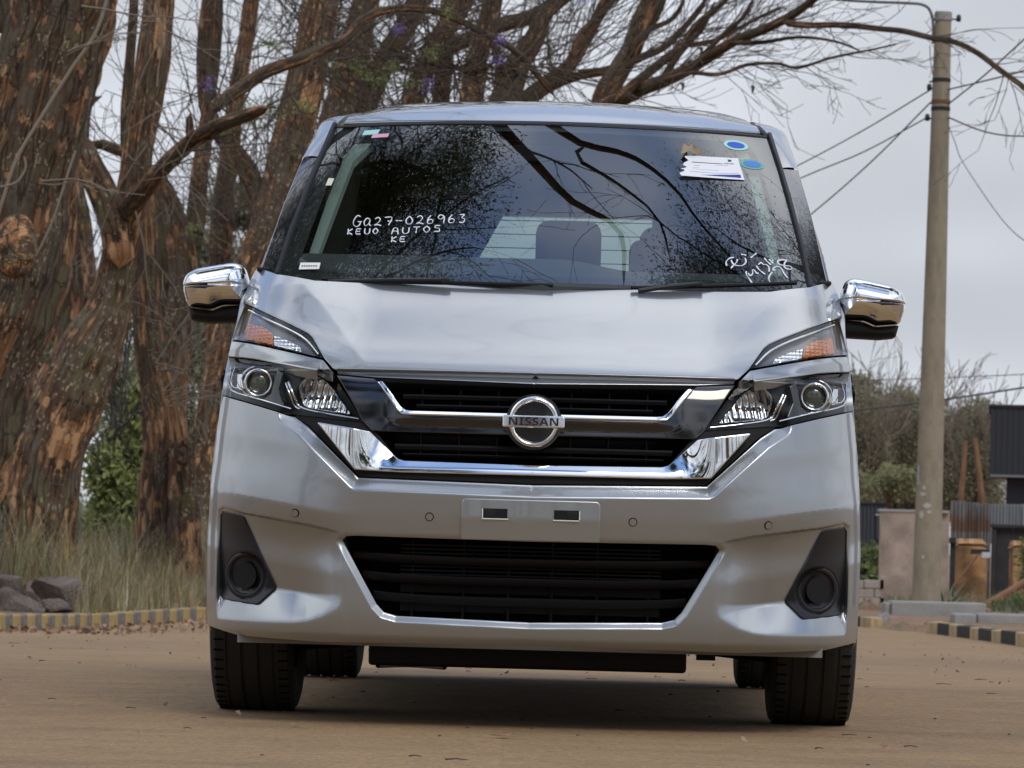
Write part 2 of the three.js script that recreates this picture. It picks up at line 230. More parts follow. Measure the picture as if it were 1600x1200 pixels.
// a sheet over a flat outline, laid on the surface f, with rolled edges and a wall of that depth behind them
function panel(outline, f, cell = 0.01, { depth = 0.012, chamfer = 0.0016, flipped = false, uvScale = 1, gap = 0, fine = 0.01, seam = false, back = null } = {}) {
  let P = outline.map((p) => [p[0], p[1]]); if (areaOf(P) < 0) P.reverse();
  P = densify(P, fine); const mid = P.map((p) => seam && Math.abs(p[0]) < 1e-6), hold = (Q) => Q.map((q, i) => mid[i] ? [0, q[1]] : q); if (gap) P = hold(inset(P, gap));
  const I = chamfer ? hold(inset(P, chamfer)) : P;
  const pos = [], nor = [], uv = [], ix = [], map = new Map(), e = 0.0012, s = flipped ? -1 : 1;
  const nrm = (x, y) => { const a = f(x + e, y).sub(f(x - e, y)), b = f(x, y + e).sub(f(x, y - e)); return a.cross(b).normalize().multiplyScalar(s); };
  const add = (x, y) => { const k = Math.round(x * 1e5) + ',' + Math.round(y * 1e5); let i = map.get(k); if (i === undefined) { i = pos.length / 3; map.set(k, i); const p = f(x, y), n = nrm(x, y); pos.push(p.x, p.y, p.z); nor.push(n.x, n.y, n.z); uv.push(x * uvScale, y * uvScale); } return i; };
  const tri = (a, b, c) => { if (a !== b && b !== c && a !== c) s > 0 ? ix.push(a, b, c) : ix.push(a, c, b); };
  let x0 = 1e9, x1 = -1e9, y0 = 1e9, y1 = -1e9; for (const p of I) { x0 = Math.min(x0, p[0]); x1 = Math.max(x1, p[0]); y0 = Math.min(y0, p[1]); y1 = Math.max(y1, p[1]); }
  const i0 = Math.floor(x0 / cell), i1 = Math.floor(x1 / cell), j0 = Math.floor(y0 / cell), j1 = Math.floor(y1 / cell), marks = new Set();
  for (let i = 0; i < I.length; i++) { const a = I[i], b = I[(i + 1) % I.length], n = Math.ceil(Math.hypot(b[0] - a[0], b[1] - a[1]) / (cell * 0.25)) + 1; for (let k = 0; k <= n; k++) { const x = lerp(a[0], b[0], k / n) / cell, y = lerp(a[1], b[1], k / n) / cell; for (const dx of [-0.02, 0.02]) for (const dy of [-0.02, 0.02]) marks.add(Math.floor(x + dx) * 100000 + Math.floor(y + dy)); for (const dx of [-0.26, 0.26]) for (const dy of [-0.26, 0.26]) marks.add(Math.floor(x + dx) * 100000 + Math.floor(y + dy)); } }
  for (let i = i0; i <= i1; i++) for (let j = j0; j <= j1; j++) {
    const a = i * cell, b = a + cell, c = j * cell, d = c + cell;
    if (!marks.has(i * 100000 + j)) { if (inPoly(a + cell / 2, c + cell / 2, I)) { const q = [add(a, c), add(b, c), add(b, d), add(a, d)]; tri(q[0], q[1], q[2]); tri(q[0], q[2], q[3]); } continue; }
    let C = clipCell(I, a, b, c, d); C = C.filter((p, k) => { const q = C[(k + 1) % C.length]; return Math.hypot(p[0] - q[0], p[1] - q[1]) > 1e-6; }); if (C.length < 3) continue;
    const v = C.map((p) => add(p[0], p[1])); for (const t of THREE.ShapeUtils.triangulateShape(C.map((p) => new THREE.Vector2(p[0], p[1])), [])) tri(v[t[0]], v[t[1]], v[t[2]]);
  }
  if (depth) {
    const n = P.length, rings = []; 
    for (let i = 0; i < n; i++) {
      const a = P[(i + n - 1) % n], b = P[i], d = P[(i + 1) % n], tp = f(d[0], d[1]).sub(f(a[0], a[1])).normalize(), N = nrm(b[0], b[1]), out = tp.clone().cross(N).normalize().multiplyScalar(s), p = f(b[0], b[1]), q = f(I[i][0], I[i][1]), m = N.clone().add(out).normalize();
      const e1 = p.clone().addScaledVector(N, -chamfer), e2 = back ? p.clone().addScaledVector(back, depth) : p.clone().addScaledVector(N, -depth);
      rings.push([[q, N], [e1, m], [e1, out], [e2, out]]);
    }
    const base = pos.length / 3; for (const r of rings) for (const [p, m] of r) { pos.push(p.x, p.y, p.z); nor.push(m.x, m.y, m.z); uv.push(p.x * uvScale, p.y * uvScale); }
    for (let i = 0; i < n; i++) { if (mid[i] && mid[(i + 1) % n]) continue; const a = base + i * 4, b = base + ((i + 1) % n) * 4; for (const k of [0, 2]) { tri(a + k, a + k + 1, b + k + 1); tri(a + k, b + k + 1, b + k); } }
  }
  const g = new THREE.BufferGeometry(); g.setAttribute('position', new THREE.Float32BufferAttribute(pos, 3)); g.setAttribute('normal', new THREE.Float32BufferAttribute(nor, 3)); g.setAttribute('uv', new THREE.Float32BufferAttribute(uv, 2)); g.setIndex(ix); return g;
}
function mirrored(g) { const m = g.clone(), p = m.attributes.position, n = m.attributes.normal; for (let i = 0; i < p.count; i++) { p.setX(i, -p.getX(i)); n.setX(i, -n.getX(i)); } if (m.index) { const a = m.index.array; for (let i = 0; i < a.length; i += 3) { const t = a[i]; a[i] = a[i + 1]; a[i + 1] = t; } } else for (const q of Object.values(m.attributes)) { const w = q.itemSize, a = q.array; for (let i = 0; i < q.count; i += 3) for (let c = 0; c < w; c++) { const t = a[i * w + c]; a[i * w + c] = a[(i + 1) * w + c]; a[(i + 1) * w + c] = t; } } return m; }
const pair = (g) => merge([g, mirrored(g)]);
const half = (P, f, cell, o = {}) => pair(panel(P, f, cell, { seam: true, ...o }));
function sweepX(f, x0, x1, n, k) { const g = lattice(n, k, (a, b) => f(lerp(x0, x1, a), b)); return g; }

const flake = texture(512, 512, (u, v) => 0.5 + 0.5 * (vn(u * 500, v * 500, 9) - 0.5), false);
const PAINT = phys([0.345, 0.366, 0.384], 0.32, { metalness: 0.78, clearcoat: 1, clearcoatRoughness: 0.035, roughnessMap: null });
const CHROME = phys([0.86, 0.87, 0.88], 0.035, { metalness: 1 });
const GLOSS = phys([0.008, 0.008, 0.010], 0.08, { clearcoat: 1, clearcoatRoughness: 0.02 });
const MATTE = phys([0.009, 0.009, 0.010], 0.6, { specularIntensity: 0.45 }), PLASTIC = phys([0.012, 0.012, 0.014], 0.42, { specularIntensity: 0.6 }), VOID = phys([0.004, 0.004, 0.004], 0.95, { specularIntensity: 0.2 });
const CLEAR = phys([0.97, 0.98, 0.98], 0.0, { transmission: 1, thickness: 0, ior: 1.3, specularIntensity: 0.5 });
const SCREEN = phys([0.74, 0.80, 0.77], 0.0, { transmission: 1, thickness: 0, ior: 2.2 });
const TINT = phys([0.10, 0.11, 0.115], 0.0, { transmission: 1, thickness: 0, ior: 1.5 });
const TYRE = std([0.026, 0.023, 0.020], 0.9), FABRIC = std([0.03, 0.03, 0.032], 0.95), LINING = std([0.30, 0.31, 0.28], 0.9);

const van = thing('minivan', 'silver minivan with chrome grille parked facing the viewer on the dusty road', 'van', [0.079, 0, -11.4], -0.0236);
// -- bodywork
const bumperHalf = [[0, 0.620], [0.440, 0.628], [0.574, 0.754], [0.610, 0.779], [0.628, 0.783], [0.824, 0.838], [0.8335, 0.80], [0.842, 0.715], [0.851, 0.58], [0.8555, 0.47], [0.8525, 0.245], [0.849, 0.236], [0.753, 0.217], [0.53, 0.208], [0.25, 0.212], [0, 0.214], [0, 0.274], [0.335, 0.282], [0.366, 0.290], [0.385, 0.310], [0.476, 0.468], [0.466, 0.478], [0.44, 0.480], [0, 0.476]];
const FOG = [[0.7415, 0.5215], [0.752, 0.5265], [0.803, 0.535], [0.8095, 0.525], [0.8085, 0.318], [0.798, 0.309], [0.70, 0.300], [0.692, 0.304], [0.6505, 0.3435]];
part('bumper', half(bumperHalf, (x, y) => V(x, y, Zb(x, y) - (x > 0.64 && y < 0.54 ? 0.07 * ss(0.0005, -0.004, sd(x, y, FOG)) : 0)), 0.0036, { depth: 0.04, gap: 0.0006, chamfer: 0.0012 }), PAINT, van);
const hoodHalf = [[0, 0.8775], [0.41, 0.886], [0.503, 0.8925], [0.544, 0.934], [0.585, 0.993], [0.600, 1.006], [0.623, 1.0175], [0.70, 1.053], [0.790, 1.0945], [0.806, 1.103], [0.8155, 1.115], [0.8145, 1.165], [0.806, 1.200], [0.798, 1.218], [0.723, 1.187], [0.612, 1.166], [0.299, 1.165], [0, 1.167]];
part('hood', half(hoodHalf, Pb(), 0.0085, { depth: 0.02, gap: 0.0008, back: V(0, 0, -1) }), PAINT, van);
const stripHalf = [[0.5455, 0.9305], [0.5135, 0.8955], [0.52, 0.8945], [0.825, 0.9455], [0.8225, 0.96], [0.816, 0.990]];
for (const s of [1, -1]) { const g = panel(stripHalf, Pb(0.004), 0.008, { depth: 0.03, gap: 0.0006, chamfer: 0.003 }); part('fender_strip', s > 0 ? g : mirrored(g), PAINT, van); }
// sides from the front corner to the tail, with wheel arches
function sideOutline() {
  const P = []; for (const y of [0.24, 0.32, 0.40, 0.5, 0.6, 0.7, 0.8, 0.88, 0.95, 1.0, 1.05, 1.1, 1.15, 1.2]) P.push([Zb(wy(y) * 0.9995, y) - 0.001, y]);
  const arc = (c) => { const r = []; for (let k = 0; k <= 16; k++) { const a = Math.PI * k / 16; r.push([c - 0.385 * Math.cos(a), 0.32 + 0.385 * Math.sin(a)]); } return r.map(([z, y], k) => [z, k === 0 || k === 16 ? 0.22 : y]); };
  P.push([-0.5, 1.195], [-2.0, 1.18], [-3.5, 1.18], [-3.70, 1.15], [-3.72, 0.4], [-3.66, 0.26], ...arc(-2.86), [-2.3, 0.2], [-0.6, 0.2], ...arc(0), [0.40, 0.22]);
  return P;
}
const sideX = smoothKeys([[0.16, 0.80], [0.24, 0.85], [0.47, 0.8565], [0.72, 0.843], [0.88, 0.832], [1.0, 0.828], [1.1, 0.826], [1.15, 0.812], [1.2, 0.801], [1.3, 0.787], [1.42, 0.763], [1.58, 0.727], [1.68, 0.695], [1.76, 0.66]]);
const Ps = (off = 0) => (z, y) => { const tail = z < -3.3 ? 0.05 * ((-3.3 - z) / 0.42) ** 2 : 0, fr = ss(0.0, 0.3, z); return V(lerp(sideX(y), wy(y), fr) + off - tail, y, z); };
for (const s of [1, -1]) {
  const g = panel(sideOutline(), Ps(), 0.04, { depth: 0.03, flipped: true, fine: 0.04 }); part('side_panel', s > 0 ? g : mirrored(g), PAINT, van);
  const w = panel([[-0.12, 1.205], [-0.52, 1.42], [-0.80, 1.565], [-0.95, 1.645], [-1.3, 1.68], [-3.45, 1.69], [-3.62, 1.20], [-2, 1.19]], Ps(-0.006), 0.05, { depth: 0.01, flipped: true, fine: 0.05 }); part('side_window', s > 0 ? w : mirrored(w), GLOSS, van);
}
// A pillars, windscreen
const pillar = [[0.735, 1.175], [0.784, 1.190], [0.778, 1.23], [0.765, 1.32], [0.750, 1.42], [0.7205, 1.572], [0.6655, 1.572], [0.6865, 1.465], [0.7125, 1.32], [0.731, 1.20]];
for (const s of [1, -1]) { const g = panel(pillar, Pw(0.006), 0.012, { depth: 0.03, chamfer: 0.006 }); part('pillar', s > 0 ? g : mirrored(g), GLOSS, van);
  const rb = panel([[0.728, 1.19], [0.738, 1.19], [0.719, 1.32], [0.692, 1.47], [0.671, 1.572], [0.645, 1.69], [0.634, 1.69], [0.662, 1.572], [0.683, 1.465], [0.710, 1.32]], Pw(0.012), 0.012, { depth: 0.03, chamfer: 0.002 }); part('windscreen_moulding', s > 0 ? rb : mirrored(rb), PLASTIC, van); }
const glassHalf = [[0, 1.135], [0.735, 1.160], [0.731, 1.195], [0.712, 1.32], [0.685, 1.465], [0.664, 1.572], [0.645, 1.668], [0.634, 1.6795], [0.3, 1.6845], [0, 1.6875]];
const screen = part('windscreen', panel(both(glassHalf.slice().reverse()), Pw(), 0.02, { depth: 0 }), SCREEN, van);
const fritIn = [[0, 1.663], [0.53, 1.655], [0.575, 1.645], [0.597, 1.612], [0.628, 1.48], [0.650, 1.36], [0.668, 1.26], [0.671, 1.225], [0.655, 1.208], [0.60, 1.202], [0, 1.198]];
part('frit_band', half([...glassHalf, ...fritIn], Pw(-0.004), 0.02, { depth: 0, chamfer: 0 }), std([0.008, 0.008, 0.009], 0.3), van);
part('header_strip', half([[0, 1.683], [0.637, 1.6755], [0.643, 1.682], [0.3, 1.691], [0, 1.6945]], Pw(0.004), 0.02, { depth: 0.02, chamfer: 0.002 }), PLASTIC, van);
part('cowl', half([[0, 1.12], [0.74, 1.14], [0.735, 1.186], [0.612, 1.172], [0.3, 1.172], [0, 1.174]], Pw(0.004), 0.02, { depth: 0.02 }), PLASTIC, van);
// roof
const roofMid = smoothKeys([[-4.1, 1.70], [-3.7, 1.80], [-3.2, 1.852], [-2.4, 1.884], [-1.9, 1.881], [-1.5, 1.846], [-1.2, 1.812], [-1.0, 1.785], [-0.8, 1.745], [-0.6, 1.692]]);
const headerZ = (x) => Zw(x, 1.69);
function roofY(x, z) { const zz = z + (headerZ(0) - headerZ(x)) * ss(-2.4, -0.7, z), k = ss(-0.6, -1.1, zz), a = Math.abs(x); return roofMid(zz) - k * (0.024 * (a / 0.6) ** 2 + 0.016 * Math.max(0, (a - 0.45) / 0.15) ** 2); }
const roofOut = []; for (let k = 0; k <= 20; k++) { const x = lerp(-0.612, 0.612, k / 20); roofOut.push([x, headerZ(x) + 0.004]); } roofOut.push([0.605, -1.0], [0.60, -2], [0.59, -3.68], [0, -3.72], [-0.59, -3.68], [-0.60, -2], [-0.605, -1.0]);
part('roof', panel(roofOut, (x, z) => V(x, roofY(x, z), z), 0.03, { depth: 0.012, flipped: true, fine: 0.03, chamfer: 0.004 }), PAINT, van);
{ // roof rails running down into the pillars
  const cv = (P) => new THREE.CatmullRomCurve3(P.map((p) => V(...p)), false, 'centripetal');
  const inner = cv([[0.664, 1.572, Zw(0.664, 1.572) + 0.01], [0.643, 1.672, Zw(0.643, 1.672) + 0.008], [0.614, roofY(0.61, -0.88) + 0.002, -0.88], [0.610, roofY(0.61, -1.03) + 0.002, -1.03], [0.610, roofY(0.61, -1.6) + 0.002, -1.6], [0.608, roofY(0.60, -2.4) + 0.002, -2.4], [0.60, 1.755, -3.65]]);
  const outer = cv([[0.7215, 1.572, Zw(0.7215, 1.572) - 0.01], [0.708, 1.645, -0.83], [0.696, 1.70, -0.95], [0.690, 1.73, -1.10], [0.700, 1.77, -1.6], [0.705, 1.78, -2.4], [0.68, 1.70, -3.65]]);
  const low = cv([[0.735, 1.565, -0.83], [0.727, 1.60, -0.92], [0.718, 1.64, -1.02], [0.715, 1.655, -1.15], [0.712, 1.67, -1.6], [0.712, 1.675, -2.4], [0.69, 1.64, -3.65]]);
  const g = lattice(14, 90, (a, b) => { const i = inner.getPoint(b), o = outer.getPoint(b), l = low.getPoint(b); const t = a; const m = i.clone().lerp(o, 0.62).addScaledVector(V(0.35, 0.8, 0.35).normalize(), 0.012);
    return t < 0.66 ? i.clone().multiplyScalar((1 - t / 0.66) ** 2).addScaledVector(m, 2 * (t / 0.66) * (1 - t / 0.66)).addScaledVector(o, (t / 0.66) ** 2) : o.clone().lerp(l, (t - 0.66) / 0.34); });
  for (const s of [1, -1]) { part('roof_rail', s > 0 ? g : mirrored(g), PAINT, van);
    const d = lattice(3, 60, (a, b) => { const p = inner.getPoint(lerp(0.2, 1, b)), t = a - 0.5; return V(p.x - 0.003 + t * 0.012, p.y + 0.0005 - Math.abs(t) * 0.012, p.z + 0.002); }); part('roof_seam', s > 0 ? d : mirrored(d), PLASTIC, van); }
}
// -- tail and cabin
part('tailgate', merge([box(1.58, 0.86, 0.06, 0, 0.74, -3.70, 0.02), box(0.24, 0.56, 0.05, 0.58, 1.43, -3.69), box(0.24, 0.56, 0.05, -0.58, 1.43, -3.69), box(1.24, 0.14, 0.05, 0, 1.725, -3.68)]), PAINT, van);
part('rear_window', new THREE.PlaneGeometry(1.28, 0.52).translate(0, 1.42, -3.675), phys([0.40, 0.50, 0.46], 0, { transmission: 1, thickness: 0 }), van);
for (let k = 0; k < 9; k++) part('defogger_line', box(1.2, 0.0035, 0.002, 0, 1.24 + k * 0.05, -3.668), MATTE, van);
for (const P of [[[-0.72, 1.2], [-0.335, 1.2], [-0.325, 1.43], [-0.18, 1.70], [-0.72, 1.70]], [[0.36, 1.2], [0.72, 1.2], [0.72, 1.70], [0.325, 1.70], [0.33, 1.5]]]) part('rear_quarter_trim', panel(roundOff(P, 0.06, 6), (x, y) => V(x, y, -3.5), 0.1, { depth: 0.03 }), FABRIC, van);
part('floor', box(1.5, 0.10, 4.1, 0, 0.36, -1.75), VOID, van);
part('headlining', panel(roofOut.map(([x, z]) => [x * 0.97, z - 0.05]), (x, z) => V(x, roofY(x, z) - 0.07, z), 0.1, { depth: 0, flipped: true, fine: 0.1 }), LINING, van);
part('firewall', box(1.5, 0.75, 0.04, 0, 0.72, 0.12), VOID, van);
{ const d = panel(both([[0, 0.24], [0.4, 0.18], [0.68, 0.0], [0.68, -0.40], [0, -0.35]]), (x, z) => V(x, 1.175 + 0.055 * ss(0.2, -0.1, z) + 0.03 * ss(0.1, -0.1, z) * ss(0.62, 0.4, Math.abs(x + 0.36)) - 0.05 * ss(-0.25, -0.4, z), z), 0.03, { depth: 0.2, flipped: true, fine: 0.03, chamfer: 0.01 }); part('dashboard', d, std([0.035, 0.04, 0.04], 0.7), van); }
part('steering_wheel', new THREE.TorusGeometry(0.175, 0.016, 8, 28).rotateX(-0.5).translate(-0.37, 1.13, -0.42), PLASTIC, van);
function seat(x, z, wide, top) {
  const s = part('seat', box(wide, 0.16, 0.5, x, 0.72, z + 0.2, 0.05), FABRIC, van);
  part('backrest', box(wide, 0.62, 0.14, 0, 0, 0, 0.05).rotateX(-0.2).translate(x, top - 0.44, z - 0.06), FABRIC, s);
  return s;
}
for (const x of [-0.38, 0.40]) part('headrest', box(0.27, 0.19, 0.12, x, 1.335, -1.05, 0.05), FABRIC, seat(x, -0.95, 0.5, 1.36));
for (const x of [-0.36, 0.36]) part('headrest', box(0.24, 0.17, 0.1, x, 1.37, -1.95, 0.04), FABRIC, seat(x, -1.85, 0.5, 1.36));
for (const x of [-0.42, 0.035, 0.42]) part('headrest', box(0.225, 0.23, 0.1, x, 1.465, -2.85, 0.045), FABRIC, seat(x, -2.75, 0.42, 1.42));
for (const s of [1, -1]) { const t = panel([[0.664, 1.215], [0.640, 1.215], [0.596, 1.44], [0.57, 1.575], [0.52, 1.64], [0.572, 1.64], [0.596, 1.60], [0.625, 1.46]], Pw(-0.03), 0.03, { depth: 0.02 }); part('pillar_trim', s > 0 ? t : mirrored(t), std([0.26, 0.31, 0.28], 0.8), van); }
for (const sg of [1, -1]) part('inner_side', box(0.02, 0.8, 3.2, sg * 0.74, 0.8, -2.0), FABRIC, van);
for (const sg of [1, -1]) part('centre_pillar', bar(V(sg * 0.71, 1.0, -1.25), V(sg * 0.62, 1.72, -1.3), 0.05), LINING, van);
for (const sg of [1, -1]) part('upper_side_trim', lattice(1, 30, (a, b) => { const z = lerp(-1.0, -3.66, b), x = lerp(0.685, 0.585, a); return V(sg * x, lerp(1.60, roofY(0.57, z) - 0.025, a), z); }), FABRIC, van);
part('inner_mirror', box(0.23, 0.06, 0.03, 0.0, 1.60, -0.62, 0.012), PLASTIC, van);

// -- lamps
function wallIn(P, depth, front = 0, fn = Pb) { return panel(P, fn(front - depth), 0.012, { depth: 0, chamfer: 0 }); }
function dish(P, depth) { const Q = areaOf(P) < 0 ? P.slice().reverse() : P, D = densify(Q, 0.012); const n = D.length; const w = lattice(n, 3, (a, b) => { const [x, y] = D[Math.round(a * n) % n]; return V(x, y, Zb(x, y) - 0.001 - b * depth); }); return merge([panel(P, Pb(-depth), 0.012, { depth: 0, chamfer: 0 }), w]); }
const tube = (pts, r, n = 24, k = 8, closed = false) => new THREE.TubeGeometry(new THREE.CatmullRomCurve3(pts, closed, 'centripetal'), n, r, k, closed);
const AMBER = phys([0.42, 0.115, 0.016], 0.2, { metalness: 0.2 });
const headPoly = [[0.5165, 0.8905], [0.826, 0.9425], [0.832, 0.88], [0.8275, 0.842], [0.72, 0.812], [0.632, 0.7865], [0.61, 0.7855], [0.432, 0.7695]];
const upPoly = [[0.5465, 0.9335], [0.587, 0.9905], [0.6, 1.003], [0.624, 1.0145], [0.70, 1.050], [0.79, 1.0915], [0.8035, 1.092], [0.811, 1.04], [0.8155, 0.993]];
for (const s of [1, -1]) {
  const S = (g) => s > 0 ? g : mirrored(g);
  const h = part('headlight', S(dish(roundOff(headPoly, 0.006), 0.075)), std([0.010, 0.010, 0.012], 0.45), van);
  part('lens', S(panel(roundOff(headPoly, 0.006), Pb(0.001), 0.012, { depth: 0, chamfer: 0 })), CLEAR, h);
  const zp = Zb(0.715, 0.868) - 0.045;
  part('projector_ring', S(merge([new THREE.TorusGeometry(0.0335, 0.0034, 10, 40).translate(0.715, 0.868, zp + 0.012), new THREE.CylinderGeometry(0.034, 0.03, 0.05, 32, 1, true).rotateX(Math.PI / 2).translate(0.715, 0.868, zp - 0.01)])), CHROME, h);
  part('projector_lens', S(new THREE.SphereGeometry(0.032, 32, 16, 0, 6.2832, 0, 1.2).rotateX(Math.PI / 2).scale(1, 1, 0.55).translate(0.715, 0.868, zp - 0.012)), phys([0.05, 0.055, 0.035], 0.02, { clearcoat: 1, metalness: 0.3 }), h);
  part('projector_ring', S(new THREE.TorusGeometry(0.041, 0.0013, 8, 40, 2.6).rotateZ(-1.2).translate(0.720, 0.869, zp + 0.006)), CHROME, h);
  const refl = roundOff([[0.466, 0.7885], [0.532, 0.872], [0.560, 0.886], [0.588, 0.884], [0.608, 0.853], [0.594, 0.812], [0.585, 0.806]], 0.012);
  part('reflector', S(panel(refl, (x, y) => V(x, y, Zb(x, y) - 0.052 - 0.022 * (1 - Math.min(1, Math.hypot((x - 0.56) / 0.08, (y - 0.84) / 0.055) ** 2)) + 0.004 * Math.abs(Math.sin(x * 190 + y * 40)) + 0.0012 * Math.sin(y * 170)), 0.0022, { depth: 0.01 })), phys([0.48, 0.49, 0.50], 0.07, { metalness: 1 }), h);
  const strip = (pts, r) => tube(pts.map(([x, y]) => V(x, y, Zb(x, y) - 0.022)), r, 30, 8);
  part('light_guide', S(merge([strip([[0.446, 0.778], [0.52, 0.788], [0.590, 0.802], [0.606, 0.812], [0.618, 0.84], [0.631, 0.868]], 0.0032), strip([[0.600, 0.800], [0.612, 0.806], [0.626, 0.838], [0.638, 0.866]], 0.0022)])), CHROME, h);
  part('light_guide', S(merge([strip([[0.622, 0.8], [0.70, 0.822], [0.785, 0.8465], [0.803, 0.86], [0.809, 0.912]], 0.0026), strip([[0.795, 0.915], [0.80, 0.875], [0.793, 0.862], [0.775, 0.855]], 0.0018)])), CHROME, h);
  part('side_reflector', S(panel([[0.765, 0.85], [0.784, 0.855], [0.784, 0.895], [0.771, 0.893]], Pb(-0.05), 0.008, { depth: 0.01 })), CHROME, h);
  part('bezel', S(panel([[0.64, 0.80], [0.66, 0.85], [0.65, 0.89], [0.665, 0.905], [0.68, 0.84], [0.70, 0.826], [0.76, 0.845], [0.76, 0.838]], Pb(-0.045), 0.008, { depth: 0.02 })), GLOSS, h);
  const u = part('turn_signal', S(dish(roundOff(upPoly, 0.004), 0.05)), std([0.07, 0.072, 0.078], 0.25), van);
  part('lens', S(panel(roundOff(upPoly, 0.004), Pb(0.001), 0.012, { depth: 0, chamfer: 0 })), CLEAR, u);
  const fl = (d, fr) => (x, y) => V(x, y, Zb(x, y) - d + 0.004 * Math.abs(Math.sin(x * fr)) + 0.003 * Math.abs(Math.sin(y * 300)));
  part('amber_reflector', S(panel(roundOff([[0.693, 1.003], [0.72, 1.022], [0.775, 1.040], [0.780, 0.992], [0.70, 0.974], [0.685, 0.972]], 0.006), fl(0.028, 230), 0.0025, { depth: 0.012 })), AMBER, u);
  part('clear_reflector', S(panel(roundOff([[0.612, 0.966], [0.65, 0.984], [0.69, 1.000], [0.683, 0.970], [0.66, 0.964], [0.606, 0.952]], 0.005), fl(0.03, 300), 0.0025, { depth: 0.01 })), CHROME, u);
  part('chrome_rim', S(tube([[0.56, 0.944], [0.60, 0.985], [0.64, 1.009], [0.70, 1.037], [0.785, 1.078]].map(([x, y]) => V(x, y, Zb(x, y) - 0.026)), 0.0035, 30)), CHROME, u);
}
// -- grille
const grille = part('grille', half([[0, 0.622], [0.438, 0.6305], [0.572, 0.756], [0.615, 0.783], [0.604, 0.787], [0.432, 0.770], [0.40, 0.745], [0.34, 0.676], [0, 0.670]], Pb(-0.004), 0.01, { depth: 0.04, chamfer: 0.002 }), MATTE, van);
part('grille_lip', half([[0, 0.8665], [0.385, 0.872], [0.402, 0.874], [0.412, 0.885], [0, 0.8765]], Pb(0.003), 0.008, { depth: 0.03, chamfer: 0.002 }), VOID, grille);
part('grille_back', half([[0, 0.66], [0.45, 0.66], [0.52, 0.88], [0, 0.88]], Pb(-0.085), 0.03, { depth: 0, chamfer: 0 }), VOID, grille);
part('grille_panel', half([[0, 0.7455], [0.407, 0.7475], [0.433, 0.7715], [0.5065, 0.8905], [0.41, 0.8835], [0.399, 0.8735], [0.345, 0.8015], [0.335, 0.7925], [0.31, 0.790], [0, 0.789]].reverse(), (x, y) => V(x, y, Zb(x, y) + 0.008 + 0.012 * ss(0.76, 0.785, y) * ss(0.38, 0.3, Math.abs(x))), 0.007, { depth: 0.05, chamfer: 0.003 }), GLOSS, grille);
part('chrome_strip', half([[0, 0.7895], [0.31, 0.7905], [0.335, 0.793], [0.346, 0.802], [0.3995, 0.874], [0.388, 0.876], [0.336, 0.812], [0.325, 0.8045], [0.31, 0.803], [0, 0.802]], (x, y) => V(x, y, Zb(x, y) + 0.024 - 0.9 * Math.max(0, y - 0.792) * ss(0.36, 0.30, Math.abs(x)) + 0.03 * 0), 0.004, { depth: 0.03, chamfer: 0.003 }), CHROME, grille);
const wingZ = (x, y) => V(x, y, Zb(x, y) + 0.010 - 0.50 * Math.max(0, y - 0.655) * ss(0.425, 0.31, Math.abs(x)) + (0.02 + 0.16 * (y - 0.70)) * ss(0.38, 0.46, Math.abs(x)));
part('chrome_trim', half(roundOff([[0, 0.6445], [0.335, 0.6445], [0.45, 0.648], [0.550, 0.7655], [0.412, 0.7455], [0.343, 0.681], [0.325, 0.6755], [0, 0.672]], 0.004), wingZ, 0.006, { depth: 0.03, chamfer: 0.003 }), CHROME, grille);
for (const [y, x1, t] of [[0.838, 0.335, 0.006], [0.814, 0.30, 0.005], [0.710, 0.352, 0.007], [0.690, 0.33, 0.004]]) {
  const g = sweepX((x, b) => { const k = [[t, -0.075], [t, -0.012], [0.3 * t, -0.008], [-t, -0.014], [-t, -0.075]][Math.round(b * 4)]; return V(x, y + k[0], Zb(x, y) + k[1] - 0.012); }, -x1, x1, 60, 4);
  part('grille_slat', toCreasedNormals(g, 0.6), PLASTIC, grille);
}
for (const k of [-6.5, -4.3, -2.1, 2.1, 4.3, 6.5]) { part('grille_rib', box(0.004, 0.06, 0.05, k * 0.044, 0.84, Zb(k * 0.044, 0.84) - 0.06), MATTE, grille); part('grille_rib', box(0.004, 0.06, 0.05, k * 0.044, 0.712, Zb(k * 0.044, 0.712) - 0.06), MATTE, grille); }
{ // emblem
  const z0 = Zb(0, 0.78) + 0.038, e = part('emblem', merge([new THREE.CylinderGeometry(0.0705, 0.074, 0.05, 56).rotateX(Math.PI / 2).translate(0, 0.779, z0 - 0.035)]), GLOSS, van);
  const ring = new THREE.LatheGeometry([[0.0495, 0], [0.0505, 0.006], [0.054, 0.0115], [0.0585, 0.0125], [0.0625, 0.009], [0.0655, 0.003], [0.0655, -0.006]].map(([a, b]) => new THREE.Vector2(a, b)), 72).rotateX(Math.PI / 2).translate(0, 0.779, z0 - 0.006);
  part('emblem_ring', ring, CHROME, e);
  part('emblem_bar', box(0.157, 0.031, 0.02, 0, 0.7795, z0 + 0.004, 0.004), CHROME, e);
  const font = await new FontLoader().loadAsync('fonts/droid/droid_sans_bold.typeface.json');
  const tg = new TextGeometry('NISSAN', { font, size: 0.0195, depth: 0.003, curveSegments: 4 }); tg.computeBoundingBox(); const bb = tg.boundingBox; tg.translate(-(bb.max.x + bb.min.x) / 2, 0, 0); tg.scale(0.125 / (bb.max.x - bb.min.x), 1, 1); tg.translate(0, 0.7795 - 0.0097, z0 + 0.0135);
  part('emblem_lettering', tg, std([0.01, 0.01, 0.025], 0.25), e);
}
